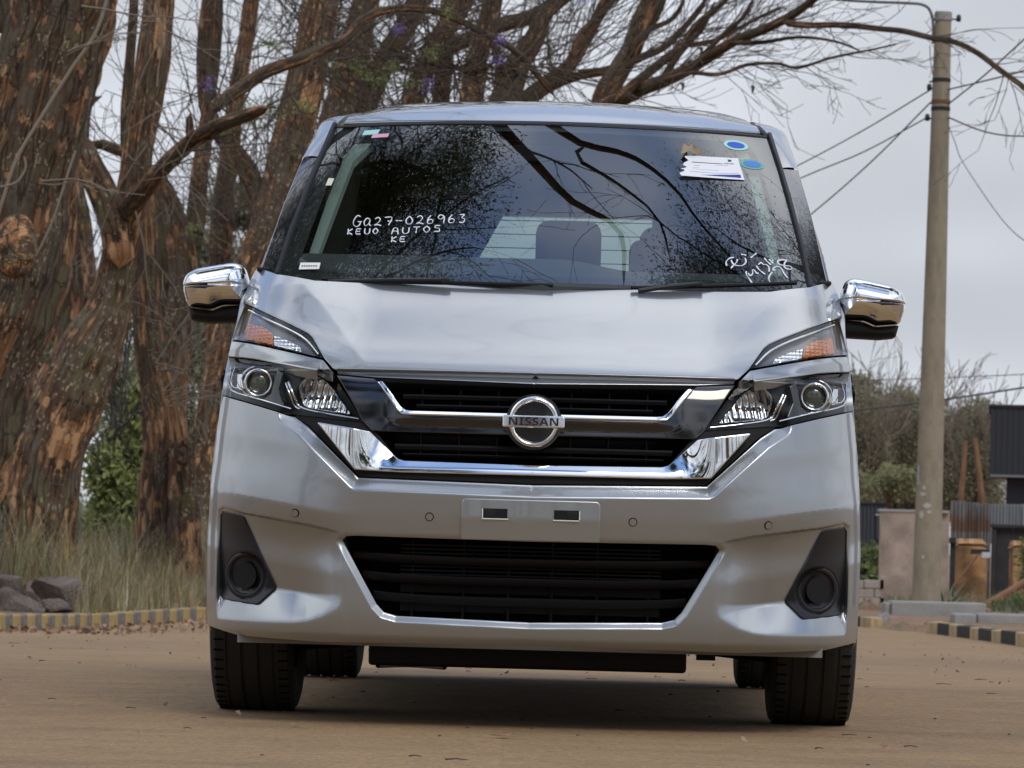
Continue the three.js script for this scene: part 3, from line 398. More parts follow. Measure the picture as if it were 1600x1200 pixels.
// -- bumper fittings
const plate = part('plate_holder', panel(roundOff([[-0.1755, 0.4785], [-0.1755, 0.582, 0.014], [0.1735, 0.582, 0.014], [0.1735, 0.4785]], 0.003), (x, y) => V(x, y, Zb(0, 0.55) + 0.011 - 0.005 * (x / 0.17) ** 2 - 0.14 * Math.max(0, 0.53 - y)), 0.012, { depth: 0.03, chamfer: 0.003 }), PAINT, van);
for (const s of [1, -1]) { part('slot', box(0.062, 0.0245, 0.006, s * 0.0895 - 0.001, 0.546, Zb(0, 0.55) + 0.0085), MATTE, plate); part('slot_tab', box(0.028, 0.018, 0.006, s * 0.103, 0.546, Zb(0, 0.55) + 0.0105, 0.001), PLASTIC, plate); part('slot_rim', merge([box(0.066, 0.0025, 0.008, s * 0.0895 - 0.001, 0.5325, Zb(0, 0.55) + 0.0105), box(0.0025, 0.022, 0.008, s * 0.122, 0.546, Zb(0, 0.55) + 0.0095)]), std([0.75, 0.74, 0.7], 0.4), plate); }
for (const [x, y] of [[-0.598, 0.5345], [-0.256, 0.5335], [0.256, 0.5335], [0.598, 0.5345]]) {
  const n = Pb()(x + 0.004, y).sub(Pb()(x - 0.004, y)).cross(Pb()(x, y + 0.004).sub(Pb()(x, y - 0.004))).normalize(), q = new THREE.Quaternion().setFromUnitVectors(V(0, 0, 1), n), p = Pb()(x, y);
  const d = part('parking_sensor', new THREE.CylinderGeometry(0.0088, 0.0092, 0.006, 28).rotateX(Math.PI / 2).applyQuaternion(q).translate(p.x, p.y, p.z), PAINT, van);
  part('sensor_ring', new THREE.TorusGeometry(0.0098, 0.0012, 6, 28).applyQuaternion(q).translate(p.x, p.y, p.z + 0.0005), VOID, d);
}
const lg = part('lower_grille', half([[0, 0.26], [0.40, 0.26], [0.49, 0.49], [0, 0.49]], Pb(-0.10), 0.03, { depth: 0, chamfer: 0 }), VOID, van);
for (const [y, x1] of [[0.427, 0.452], [0.3765, 0.425], [0.3265, 0.396]]) {
  const yy = (x) => y + 0.010 * (x / x1) ** 4; const K = [[0.007, -0.09], [0.0075, -0.024], [0.005, -0.017], [-0.010, -0.028], [-0.016, -0.045], [-0.014, -0.09]];
  const g = sweepX((x, b) => { const k = K[Math.round(b * 5)]; return V(x, yy(x) + k[0], Zb(clamp(x, -0.37, 0.37), y) + k[1] + 0.03 * 0 - 0.05 * ss(0.36, 0.46, Math.abs(x))); }, -x1, x1, 60, 5); part('grille_slat', toCreasedNormals(g, 0.7), PLASTIC, lg);
}
for (const y of [0.462, 0.452, 0.442, 0.408, 0.398, 0.388]) part('grille_bar', box(0.66, 0.004, 0.012, 0, y, Zb(0, y) - 0.075), MATTE, lg);
for (const x of [-0.30, -0.17, -0.055, 0.055, 0.17, 0.30]) part('grille_bar', box(0.006, 0.2, 0.012, x, 0.375, Zb(x, 0.375) - 0.08), MATTE, lg);
for (const y of [0.352, 0.304]) part('grille_bar', box(0.66, 0.02, 0.01, 0, y, Zb(0, y) - 0.09), MATTE, lg);
const fogPoly = roundOff([[0.7415, 0.5215], [0.752, 0.5265], [0.803, 0.535, 0.006], [0.8095, 0.525, 0.008], [0.8085, 0.318, 0.012], [0.798, 0.309, 0.012], [0.70, 0.300, 0.008], [0.692, 0.304], [0.6505, 0.3435, 0.006]], 0.004);
for (const s of [1, -1]) {
  const S = (g) => s > 0 ? g : mirrored(g), fx = 0.733, fy = 0.372;
  const bez = part('fog_bezel', S(panel(fogPoly, (x, y) => { const d = Math.hypot(x - fx, y - fy); return V(x, y, Zb(x, y) + 0.008 - 0.03 * ss(0.062, 0.045, d)); }, 0.005, { depth: 0.02, chamfer: 0.002 })), phys([0.010, 0.0105, 0.013], 0.38, { specularIntensity: 0.6 }), van);
  const zf = Zb(fx, fy) + 0.004;
  part('fog_ring', S(new THREE.TorusGeometry(0.054, 0.007, 8, 40).scale(1, 1, 0.7).rotateY(0.45).translate(fx, fy, zf)), PLASTIC, bez);
  part('fog_cap', S(merge([new THREE.CylinderGeometry(0.034, 0.036, 0.014, 36).rotateX(Math.PI / 2).rotateY(0.45).translate(fx, fy, zf - 0.008), box(0.018, 0.006, 0.012, fx, fy - 0.037, zf - 0.004).rotateY(0)])), MATTE, bez);
}
part('bumper_undercut', merge([box(1.5, 0.03, 0.12, 0, 0.215, 0.66), box(0.82, 0.02, 0.4, 0, 0.212, 0.60)]), std([0.20, 0.19, 0.17], 0.6), van);
part('undertray', merge([box(0.83, 0.085, 1.3, -0.008, 0.187, -0.12, 0.01), box(1.3, 0.08, 2.6, 0, 0.28, -1.9), box(0.5, 0.06, 0.5, 0, 0.2, -2.6)]), MATTE, van);
for (const sg of [1, -1]) part('suspension_arm', merge([bar(V(sg * 0.40, 0.215, 0.05), V(sg * 0.66, 0.19, 0), 0.028), box(0.16, 0.02, 0.3, sg * 0.55, 0.215, 0.35)]), MATTE, van);
part('tow_hook', merge([box(0.05, 0.02, 0.03, 0.46, 0.187, 0.4), bar(V(0.475, 0.21, 0.4), V(0.475, 0.178, 0.4), 0.006)]), MATTE, van);
part('axle_beam', box(1.25, 0.05, 0.08, 0, 0.27, -2.86), MATTE, van);
// -- wheels
function wheel(x, z) {
  const s = Math.sign(x), w = part('wheel', new THREE.CylinderGeometry(0.205, 0.205, 0.19, 40).rotateZ(Math.PI / 2).translate(0, 0, 0), VOID, van); w.position.set(x, 0.3175, z);
  const prof = [[0.205, -0.098], [0.25, -0.110], [0.285, -0.113], [0.305, -0.108], [0.316, -0.096]];
  for (const g of [-0.062, -0.022, 0.022, 0.062]) prof.push([0.320 - 0.004 * (g / 0.09) ** 2, g - 0.006], [0.3152, g - 0.004], [0.3152, g + 0.004], [0.320 - 0.004 * (g / 0.09) ** 2, g + 0.006]);
  prof.push([0.316, 0.096], [0.305, 0.108], [0.285, 0.113], [0.25, 0.110], [0.205, 0.098]);
  const tyreG = new THREE.LatheGeometry(prof.map(([r, y]) => new THREE.Vector2(r, y)), 96).rotateZ(Math.PI / 2);
  const lugs = []; for (let k = 0; k < 64; k++) for (const side of [-1, 1]) lugs.push(box(0.026, 0.007, 0.0035, side * 0.086, 0, 0).translate(0, 0.3165, 0).rotateX(k * Math.PI / 32));
  part('tyre', toCreasedNormals(tyreG, 0.5), TYRE, w); part('tyre_groove', merge(lugs), VOID, w);
  const spokes = [new THREE.CylinderGeometry(0.05, 0.05, 0.02, 24).rotateZ(Math.PI / 2).translate(s * 0.095, 0, 0), new THREE.TorusGeometry(0.198, 0.01, 8, 48).rotateY(Math.PI / 2).translate(s * 0.1, 0, 0)];
  for (let k = 0; k < 10; k++) spokes.push(box(0.02, 0.16, 0.028, 0, 0.115, 0).translate(s * 0.098, 0, 0).rotateX(k * Math.PI / 5));
  part('rim', merge(spokes), std([0.55, 0.55, 0.56], 0.3, { metalness: 0.8 }), w);
}
for (const x of [0.752, -0.752]) { wheel(x, 0); wheel(x, -2.86); }
for (const x of [0.63, -0.63]) for (const z of [0, -2.86]) part('wheel_arch_liner', new THREE.CylinderGeometry(0.39, 0.39, 0.36, 24, 1, true, 0.17, 2.8).rotateZ(Math.PI / 2).rotateX(0).translate(x + 0.03 * Math.sign(x), 0.33, z), VOID, van);
// -- door mirrors
{
  const cap = roundOff([[0.815, 1.108], [0.812, 1.172], [0.826, 1.213], [0.848, 1.223], [0.875, 1.222], [0.96, 1.2075], [0.990, 1.190], [0.9985, 1.165], [0.9955, 1.143], [0.984, 1.103], [0.914, 1.095], [0.884, 1.108]], 0.012);
  const arm = roundOff([[0.785, 1.112], [0.79, 1.062], [0.93, 1.060], [0.973, 1.066], [0.982, 1.10], [0.914, 1.092], [0.884, 1.104]], 0.005);
  const pillow = (Q, h, R, z0, groove) => (x, y) => { const d = clamp(-sd(x, y, Q) / R, 0, 1); let z = z0 + h * Math.sqrt(1 - (1 - d) ** 2) - 0.35 * (x - 0.81); if (groove) { const yg = 1.163 - 0.03 * (x - 0.81); z -= 0.006 * Math.exp(-(((y - yg) / 0.0022) ** 2)) + (y < yg ? 0.008 + 0.06 * (yg - y) : 0); } return V(x, y, z); };
  for (const s of [1, -1]) {
    const S = (g) => s > 0 ? g : mirrored(g), m = part('door_mirror', S(panel(arm, pillow(arm, 0.035, 0.02, -0.02), 0.005, { depth: 0.09, chamfer: 0, back: V(0, 0, -1) })), MATTE, van);
    part('mirror_cap', S(panel(cap, pillow(cap, 0.095, 0.055, -0.005, true), 0.0035, { depth: 0.07, chamfer: 0, back: V(0, 0, -1) })), CHROME, m);
    part('mirror_glass', S(panel(inset(cap, areaOf(cap) > 0 ? 0.006 : -0.006), (x, y) => V(x, y, -0.07 - 0.35 * (x - 0.81)), 0.02, { depth: 0 })), MATTE, m);
    part('repeater', S(panel([[0.885, 1.1545], [0.93, 1.158], [0.993, 1.157], [0.990, 1.151], [0.945, 1.148], [0.925, 1.1465], [0.92, 1.150]], (x, y) => pillow(cap, 0.095, 0.055, 0.001, true)(x, y), 0.004, { depth: 0.006, chamfer: 0.0008 })), GLOSS, m);
    const f = part('mirror_foot', S(merge([box(0.05, 0.06, 0.09, 0.785, 1.12, -0.12, 0.015), box(0.034, 0.012, 0.05, 0.772, 1.206, -0.02, 0.004)])), PLASTIC, m);
  }
}
// -- wipers
for (const pts of [[[0.24, 1.158], [0.32, 1.162], [0.42, 1.169], [0.55, 1.179], [0.69, 1.192]], [[-0.60, 1.166], [-0.5, 1.162], [-0.26, 1.160], [0.03, 1.158]]]) {
  const w = part('wiper', tube(pts.map(([x, y]) => Pw(0.016)(x, y)), 0.0055, 40, 8), MATTE, van);
  const mid = pts[Math.floor(pts.length / 2)], e = pts[0]; part('wiper_arm', tube([Pw(0.018)(e[0] + 0.02, e[1] - 0.01), Pw(0.024)((mid[0] + e[0]) / 2, (mid[1] + e[1]) / 2 - 0.006), Pw(0.026)(mid[0], mid[1])], 0.0065, 20, 6), PLASTIC, w); part('wiper_hinge', box(0.026, 0.014, 0.014, ...Pw(0.024)(mid[0], mid[1]).toArray(), 0.004), PLASTIC, w);
}
// -- stickers and marker writing on the glass
const onGlass = (P, mat, off, name, parent = screen, fine = 0.006) => part(name, panel(P, Pw(off), 0.008, { depth: 0.0006, chamfer: 0, fine }), mat, parent);
const oval = (cx, cy, a, b, n = 36, tilt = -0.08) => Array.from({ length: n }, (_, k) => { const t = k / n * 6.2832, x = a * Math.cos(t), y = b * Math.sin(t); return [cx + x, cy + y + x * tilt]; });
const INK = (c, r = 0.6) => std(c, r);
for (const [x, y, c1, c2] of [[0.537, 1.640, [0.35, 0.68, 0.62], [0.03, 0.09, 0.5]], [0.582, 1.578, [0.16, 0.38, 0.33], [0.06, 0.21, 0.55]]]) {
  const st = onGlass(oval(x, y, 0.036, 0.0165), INK(c1), 0.0012, 'oval_sticker'); part('sticker_centre', panel(oval(x, y, 0.026, 0.0105), Pw(0.0024), 0.006, { depth: 0.0004, chamfer: 0, fine: 0.004 }), INK(c2), st);
}
onGlass([[-0.550, 1.6445], [-0.503, 1.648], [-0.498, 1.664], [-0.544, 1.661]], INK([0.36, 0.62, 0.62]), 0.0012, 'teal_label');
onGlass([[-0.521, 1.633], [-0.472, 1.6355], [-0.468, 1.648], [-0.517, 1.6455]], INK([0.62, 0.33, 0.45]), 0.0026, 'pink_label');
onGlass([[-0.634, 1.474], [-0.617, 1.474], [-0.611, 1.497], [-0.628, 1.499]], INK([0.62, 0.62, 0.50]), 0.0012, 'pale_label');
{ const l = onGlass([[-0.671, 1.206], [-0.614, 1.207], [-0.6125, 1.2265], [-0.669, 1.2265]], INK([0.72, 0.73, 0.72]), 0.0012, 'white_label'); for (let k = 0; k < 7; k++) part('print', box(0.0045, 0.006, 0.0005, ...Pw(0.0026)(-0.662 + k * 0.0065, 1.2145).toArray()), INK([0.25, 0.25, 0.27]), l); }
function ribbon(pts, w) { const c = new THREE.CatmullRomCurve3(pts.map(([x, y]) => V(x, y, 0)), false, 'centripetal'), n = Math.max(8, pts.length * 5); return lattice(n, 1, (a, b) => { const p = c.getPoint(a), t = c.getTangent(a), k = (b - 0.5) * w * (0.85 + 0.3 * Math.sin(a * 9)); return Pw(0.0022)(p.x - t.y * k, p.y + t.x * k * 0.9); }); }
{
  const G = { G: [[[0.9, 0.9], [0.5, 1], [0.1, 0.6], [0.1, 0.2], [0.5, 0], [0.9, 0.15], [0.95, 0.45]], [[0.6, 0.45], [1.15, 0.45]]], g: [[[0.8, 0.85], [0.4, 0.95], [0.1, 0.5], [0.3, 0.05], [0.7, 0.3], [0.85, 0.8], [0.8, 0.2], [1.05, 0.05]]], 2: [[[0.1, 0.8], [0.5, 1], [0.8, 0.75], [0.5, 0.3], [0.1, 0.05], [0.5, 0.12], [1, 0]]], 7: [[[0, 0.95], [0.9, 0.95], [0.6, 0]], [[0.4, 0.5], [1.0, 0.5]]], '-': [[[0.1, 0.5], [0.9, 0.5]]], 0: [[[0.5, 1], [0.1, 0.6], [0.2, 0.1], [0.7, 0.05], [0.9, 0.5], [0.5, 1]]], 6: [[[0.5, 1], [0.15, 0.5], [0.2, 0.05], [0.7, 0.05], [0.8, 0.4], [0.4, 0.5], [0.15, 0.3]]], 9: [[[0.8, 0.9], [0.3, 1], [0.1, 0.65], [0.5, 0.5], [0.85, 0.85], [0.85, 0]]], 3: [[[0.1, 0.95], [0.7, 0.95], [0.4, 0.6], [0.8, 0.4], [0.6, 0], [0.1, 0.05]]], K: [[[0.1, 1], [0.1, 0]], [[0.8, 1], [0.15, 0.45], [0.85, 0]]], E: [[[0.8, 0.95], [0.15, 0.9], [0.1, 0.1], [0.85, 0.05]], [[0.1, 0.5], [0.7, 0.5]]], U: [[[0.1, 1], [0.15, 0.2], [0.5, 0], [0.85, 0.2], [0.9, 1]]], O: [[[0.5, 1], [0.1, 0.5], [0.5, 0], [0.9, 0.5], [0.5, 1]]], A: [[[0.05, 0], [0.3, 0.95], [0.7, 0.95], [0.9, 0]], [[0.15, 0.5], [0.8, 0.5]]], T: [[[0.1, 0.95], [0.95, 0.95]], [[0.55, 0.95], [0.5, 0]]], S: [[[0.85, 0.95], [0.3, 0.95], [0.2, 0.65], [0.75, 0.5], [0.8, 0.1], [0.15, 0.05]]] };
  const mk = std([0.62, 0.65, 0.70], 0.8), write = (word, x0, y0, x1, y1, h) => { const n = word.length; [...word].forEach((ch, i) => { if (!G[ch]) return; const cx = lerp(x0, x1, i / n), cw = (x1 - x0) / n * 0.74, cy = lerp(y0, y1, i / n), hh = ch === 'G' ? h * 1.35 : h; part('marker_letter', merge(G[ch].map((st) => ribbon(st.map(([a, b]) => [cx + a * cw, cy + b * hh]), 0.0031))), mk, screen); }); };
  write('Gg27-026963', -0.537, 1.338, -0.212, 1.355, 0.026); write('KEUO', -0.549, 1.313, -0.455, 1.316, 0.018); write('AUTOS', -0.425, 1.314, -0.28, 1.326, 0.020); write('KE', -0.423, 1.290, -0.375, 1.292, 0.017);
  const px = (u, v) => [0.4735 + u * 0.0001500 , 1.3035 - (v - 0.0) * 0.000172 + u * 0.0000085];   // strokes of the larger scribble
  for (const st of [[[315, 205], [230, 225], [170, 290], [180, 355]], [[255, 400], [310, 340], [370, 280], [375, 240]], [[265, 250], [290, 310], [360, 350], [470, 350], [535, 290], [525, 220]], [[450, 150], [545, 168]], [[625, 215], [740, 130]], [[650, 680], [590, 590], [535, 500], [540, 455]], [[570, 490], [610, 530], [650, 500], [660, 425], [690, 440], [730, 490], [765, 488]], [[725, 360], [790, 440], [885, 510]], [[765, 335], [820, 300], [850, 330], [920, 340], [960, 390], [960, 465]], [[880, 215], [930, 280], [1000, 340]], [[965, 240], [1045, 312]], [[1000, 300], [1045, 250]], [[1305, 260], [1230, 250], [1130, 270], [1140, 320], [1240, 350], [1370, 370], [1385, 410], [1310, 415], [1250, 380], [1260, 300], [1305, 262]], [[1080, 435], [1030, 430], [1070, 385], [1140, 370], [1190, 410], [1240, 500], [1300, 570]], [[1020, 465], [960, 540], [950, 610], [1000, 665], [1070, 665], [1150, 680]]]) part('marker_stroke', ribbon(st.map(([u, v]) => px(u, v)), 0.0040), mk, screen);
}
// paper card and leaf caught on the glass
{
  const toWorld = (g) => { g.applyMatrix4(new THREE.Matrix4().makeRotationY(van.rotation.y)).translate(van.position.x, 0, van.position.z); return g; };
  const cv = document.createElement('canvas'); cv.width = 512; cv.height = 256; const c = cv.getContext('2d'); c.fillStyle = '#e2e3e6'; c.fillRect(0, 0, 512, 256);
  c.fillStyle = '#273a8c'; c.beginPath(); c.moveTo(150, 236); c.lineTo(490, 196); c.lineTo(490, 236); c.fill(); c.strokeStyle = '#3a4a9c'; c.lineWidth = 4; c.beginPath(); c.moveTo(60, 206); c.quadraticCurveTo(300, 210, 480, 178); c.stroke();
  c.fillStyle = '#42454d'; c.font = 'bold 24px sans-serif'; c.fillText('LIMITED', 360, 80); c.fillRect(60, 74, 290, 7); c.fillStyle = '#30333a'; c.fillRect(404, 24, 34, 26); c.fillStyle = '#8b8f98'; c.fillRect(80, 104, 60, 5); c.fillRect(80, 132, 50, 5); c.fillRect(80, 160, 220, 5); c.fillRect(280, 92, 120, 4);
  const tx = new THREE.CanvasTexture(cv); tx.colorSpace = THREE.SRGBColorSpace;
  const A = [0.377, 1.520], B = [0.558, 1.521], C = [0.541, 1.594], E = [0.394, 1.588];
  const g = lattice(24, 12, (a, b) => { const j = a < 0.001 ? 0.008 * Math.sin(b * 23) : 0; const x = lerp(lerp(A[0], B[0], a), lerp(E[0], C[0], a), b) - j, y = lerp(lerp(A[1], B[1], a), lerp(E[1], C[1], a), b) + 0.004 * (1 - a) * Math.sin(b * 9); return Pw(0.003 + 0.006 * (1 - a) ** 2)(x, y); });
  const m = part('paper_card', toWorld(g), std([0.95, 0.95, 0.95], 0.7, { map: tx })); tag(m, 'torn white printed card with blue band stuck on the upper right of the windscreen', 'card');
  const lf = new THREE.BufferGeometry(); const lp = [], li = []; const O = [[0.376, 1.592], [0.383, 1.612], [0.395, 1.620], [0.408, 1.613], [0.420, 1.603], [0.434, 1.596], [0.426, 1.591], [0.40, 1.590]];
  O.forEach(([x, y], k) => { const p = Pw(0.008 + 0.022 * (k % 2))(x, y); lp.push(p.x, p.y, p.z); }); const cc = Pw(0.03)(0.402, 1.602); lp.push(cc.x, cc.y, cc.z); for (let k = 0; k < 8; k++) li.push(8, k, (k + 1) % 8);
  lf.setAttribute('position', new THREE.Float32BufferAttribute(lp, 3)); lf.setIndex(li); lf.setAttribute('uv', new THREE.Float32BufferAttribute(new Float32Array(18), 2)); lf.computeVertexNormals();
  const leaf = part('dry_leaf', toWorld(merge([lf, tube([Pw(0.02)(0.396, 1.616), Pw(0.03)(0.41, 1.628), Pw(0.035)(0.424, 1.637)], 0.0016, 8, 5), tube([Pw(0.012)(0.428, 1.594), Pw(0.014)(0.44, 1.597), Pw(0.02)(0.452, 1.604)], 0.002, 8, 5)])), std([0.30, 0.23, 0.14], 0.85)); tag(leaf, 'curled brown dry leaf resting on top of the paper card on the windscreen', 'leaf');
}

// ------------------------------------------------------------------ trees: bark, limbs, twigs, leaves
function barkTexture(seed, peel, tone = 1, grey = 0.42) {   // flaking bark over orange wood, cracks, lichen; one repeat is 1.2 m by 2.4 m
  const hgt = new Float32Array(512 * 1024);
  const map = texture(512, 1024, (u, v) => {
    const p = fbm(u * 4.4, v * 5.2, seed, 3) + 0.34 * (fbm(u * 21, v * 22, seed + 1, 4) - 0.5), q = fbm(u * 15, v * 13, seed + 2, 5), st = fbm(u * 52, v * 9, seed + 3, 4), fine = fbm(u * 120, v * 110, seed + 4, 2);
    const crack = ss(0.035, 0.008, Math.abs(fbm(u * 13 + 0.6 * q, v * 3.6, seed + 9, 4) - 0.5)), cross = ss(0.02, 0.004, Math.abs(fbm(u * 6, v * 26, seed + 15, 3) - 0.5)) * ss(0.5, 0.6, fbm(u * 5, v * 6, seed + 16, 2));
    let c = mix3([0.020, 0.013, 0.010], [0.125, 0.082, 0.054], 0.5 * st + 0.25 * fine + 0.6 * (q - 0.38));
    const a = ss(peel - 0.03, peel + 0.03, p); c = mix3(c, mix3([0.085, 0.044, 0.026], [0.290, 0.172, 0.100], ss(0.3, 0.7, 0.55 * st + 0.45 * q)), a * 0.92);
    const b = ss(0.585, 0.625, q) * ss(peel - 0.12, peel + 0.02, p); c = mix3(c, [0.37, 0.255, 0.165], b * 0.75);
    const g = ss(grey, grey - 0.06, p); c = mix3(c, mix3([0.028, 0.025, 0.021], [0.130, 0.118, 0.098], 0.4 * fine + 0.6 * fbm(u * 34, v * 30, seed + 6, 3)), g);
    c = mix3(c, [0.30, 0.30, 0.26], 0.75 * ss(0.69, 0.74, fbm(u * 40, v * 60, seed + 13, 2)) * ss(0.50, 0.62, fbm(u * 3, v * 4, seed + 21, 2)) * (1 - a)); c = mix3(c, [0.085, 0.095, 0.035], 0.35 * ss(0.52, 0.7, fbm(u * 8, v * 7, seed + 31, 3)) * (1 - a));
    c = mix3(c, [0.020, 0.013, 0.010], 0.85 * Math.max(crack, 0.7 * cross)); hgt[Math.floor(v * 1024) * 512 + Math.floor(u * 512)] = 0.4 * (1 - a) + 0.2 * b + 0.22 * st + 0.18 * q + 0.1 * fine - 0.35 * crack - 0.2 * cross;
    return [c[0] * tone * 0.98, c[1] * tone * 0.84, c[2] * tone * 0.66];
  });
  const bump = texture(512, 1024, (u, v) => 0.25 + 0.8 * hgt[Math.floor(v * 1024) * 512 + Math.floor(u * 512)], false);
  for (const q of [map, bump]) q.wrapS = q.wrapT = THREE.MirroredRepeatWrapping;
  return std([1, 1, 1], 0.95, { map, bumpMap: bump, bumpScale: 0.07 });
}
const BARK = { mixed: barkTexture(3, 0.58, 0.95, 0.49), peeled: barkTexture(17, 0.525, 1.4, 0.42), red: barkTexture(51, 0.46, 0.95, 0.30), dark: barkTexture(29, 0.64, 0.95, 0.50), far: barkTexture(41, 0.57, 1.0, 0.44) };
const TWIG = std([0.075, 0.056, 0.04], 0.95), TWIGPALE = std([0.20, 0.165, 0.125], 0.95), TWIGDARK = std([0.05, 0.042, 0.035], 0.95);
function limb(pts, radii, { radial = 40, step = 0.12, seed = 1, rough = 1 } = {}) {
  const c = new THREE.CatmullRomCurve3(pts, false, 'centripetal'), L = c.getLength(), n = Math.max(6, Math.min(160, Math.ceil(L / step))), fr = c.computeFrenetFrames(n, false), p = [], uv = [], ix = [], m = pts.length - 1, r0 = Math.max(...radii), turns = Math.max(1, Math.round(2 * Math.PI * r0 / 1.2));
  for (let j = 0; j <= n; j++) {
    const u = j / n, P = c.getPointAt(u), end = j === 0 || j === n ? 0.03 : j === n - 1 ? 0.85 : 1, t = c.getUtoTmapping(u) * m, i = Math.min(m - 1, Math.floor(t)), r = end * lerp(radii[i], radii[i + 1], t - i), N = fr.normals[j], B = fr.binormals[j], s = u * L;
    for (let k = 0; k <= radial; k++) { const a = k / radial * 2 * Math.PI, ca = Math.cos(a), sa = Math.sin(a); const q = r * (1 + rough * (0.42 * (fbm(ca * 1.1 + seed, sa * 1.1 + 3, s * 0.45 + seed, 3) - 0.5) + 0.26 * (fbm(ca * 5 + seed, sa * 5, s * 1.6, 3) - 0.5) + 0.10 * (vn(ca * 9, sa * 9 + seed, s * 5) - 0.5))); p.push(P.x + (N.x * ca + B.x * sa) * q, P.y + (N.y * ca + B.y * sa) * q, P.z + (N.z * ca + B.z * sa) * q); uv.push(k / radial * turns + seed * 0.37, s / 2.4 + seed * 0.61); }
  }
  for (let j = 0; j < n; j++) for (let k = 0; k < radial; k++) { const a = j * (radial + 1) + k, b = a + 1, d = a + radial + 1, e = d + 1; ix.push(a, b, e, a, e, d); }
  const g = new THREE.BufferGeometry(); g.setAttribute('position', new THREE.Float32BufferAttribute(p, 3)); g.setAttribute('uv', new THREE.Float32BufferAttribute(uv, 2)); g.setIndex(ix); g.computeVertexNormals();
  const nn = g.attributes.normal; for (let j = 0; j <= n; j++) { const a = j * (radial + 1), b = a + radial; const x = nn.getX(a) + nn.getX(b), y = nn.getY(a) + nn.getY(b), z = nn.getZ(a) + nn.getZ(b), l = Math.hypot(x, y, z) || 1; nn.setXYZ(a, x / l, y / l, z / l); nn.setXYZ(b, x / l, y / l, z / l); }
  return g;
}
const pxLimb = (P, D, o = {}) => { const d = (k) => Array.isArray(D) ? lerp(D[0], D[1], k / (P.length - 1)) : D; return limb(P.map(([u, v], k) => at(u, v, d(k))), P.map(([, , w], k) => w / 2 / F * d(k)), o); };
class Twigs {
  constructor(seed) { this.r = rngOf(seed); this.p = []; this.n = []; this.ix = []; this.tips = []; }
  tube(path, r0, r1, k = 4) {
    const m = path.length, base = this.p.length / 3;
    for (let i = 0; i < m; i++) {
      const a = path[Math.max(0, i - 1)], b = path[Math.min(m - 1, i + 1)], t = b.clone().sub(a).normalize(), e = Math.abs(t.y) < 0.9 ? V(0, 1, 0) : V(1, 0, 0), x = t.clone().cross(e).normalize(), y = t.clone().cross(x), r = lerp(r0, r1, i / (m - 1));
      for (let j = 0; j < k; j++) { const q = j / k * 6.2832, c = Math.cos(q), s = Math.sin(q), v = x.clone().multiplyScalar(c).addScaledVector(y, s); this.p.push(path[i].x + v.x * r, path[i].y + v.y * r, path[i].z + v.z * r); this.n.push(v.x, v.y, v.z); }
    }
    for (let i = 0; i < m - 1; i++) for (let j = 0; j < k; j++) { const a = base + i * k + j, b = base + i * k + (j + 1) % k; this.ix.push(a, b, b + k, a, b + k, a + k); }
  }
  grow(from, dir, len, r, depth, o) {   // a crooked shoot and its side shoots
    const R = this.r, n = Math.max(4, Math.round(len / o.seg)), path = [from.clone()], d = dir.clone().normalize(), p = from.clone(), st = len / n;
    for (let i = 0; i < n; i++) { d.x += (R() - 0.5) * o.wander; d.y += (R() - 0.5) * o.wander + o.lift; d.z += (R() - 0.5) * o.wander; d.normalize(); p.addScaledVector(d, st); path.push(p.clone()); }
    this.tube(path, r, Math.max(o.min, r * 0.35), r > 0.05 ? 8 : r > 0.012 ? 5 : 3);
    if (depth <= 0) { this.tips.push([p.clone(), d.clone()]); return; }
    const kids = o.kids + Math.floor(R() * 2);
    for (let k = 0; k < kids; k++) { const f = 0.25 + 0.75 * (k + R()) / kids, i = Math.min(n, Math.round(f * n)), q = path[i], t = path[Math.min(n, i + 1)].clone().sub(path[Math.max(0, i - 1)]).normalize(); const s = V(R() - 0.5, (R() - 0.5) + 0.15, R() - 0.5).normalize(); t.addScaledVector(s, o.spread).normalize(); this.grow(q, t, len * (0.45 + 0.3 * R()), Math.max(o.min, r * (1 - 0.6 * f) * 0.62), depth - 1, o); }
  }
  geometry() { const g = new THREE.BufferGeometry(); g.setAttribute('position', new THREE.Float32BufferAttribute(this.p, 3)); g.setAttribute('normal', new THREE.Float32BufferAttribute(this.n, 3)); g.setAttribute('uv', new THREE.Float32BufferAttribute(new Float32Array(this.p.length / 3 * 2), 2)); g.setIndex(this.ix); return g; }
  part(mat, parent, name = 'twigs') { const m = part(name, this.geometry(), mat, parent); m.userData.kind = 'stuff'; return m; }
}
const TW = { seg: 0.22, wander: 0.42, lift: 0.02, kids: 2, spread: 0.75, min: 0.004 };
function shootsAlong(tw, P, D, count, len, r, depth, o, dir) {   // shoots that leave a limb given by its frame points
  const d = (k) => Array.isArray(D) ? lerp(D[0], D[1], k / (P.length - 1)) : D;
  for (let i = 0; i < count; i++) { const t = tw.r() * (P.length - 1), k = Math.min(P.length - 2, Math.floor(t)), f = t - k, A = at(P[k][0], P[k][1], d(k)), B = at(P[k + 1][0], P[k + 1][1], d(k + 1)), q = A.clone().lerp(B, f), a = tw.r() * 6.2832; const s = dir ? dir.clone().add(V(tw.r() - 0.5, tw.r() - 0.5, tw.r() - 0.5).multiplyScalar(1.1)) : V(Math.cos(a), Math.sin(a), (tw.r() - 0.5)); tw.grow(q, s, len * (0.5 + tw.r()), r, depth, o); }
}
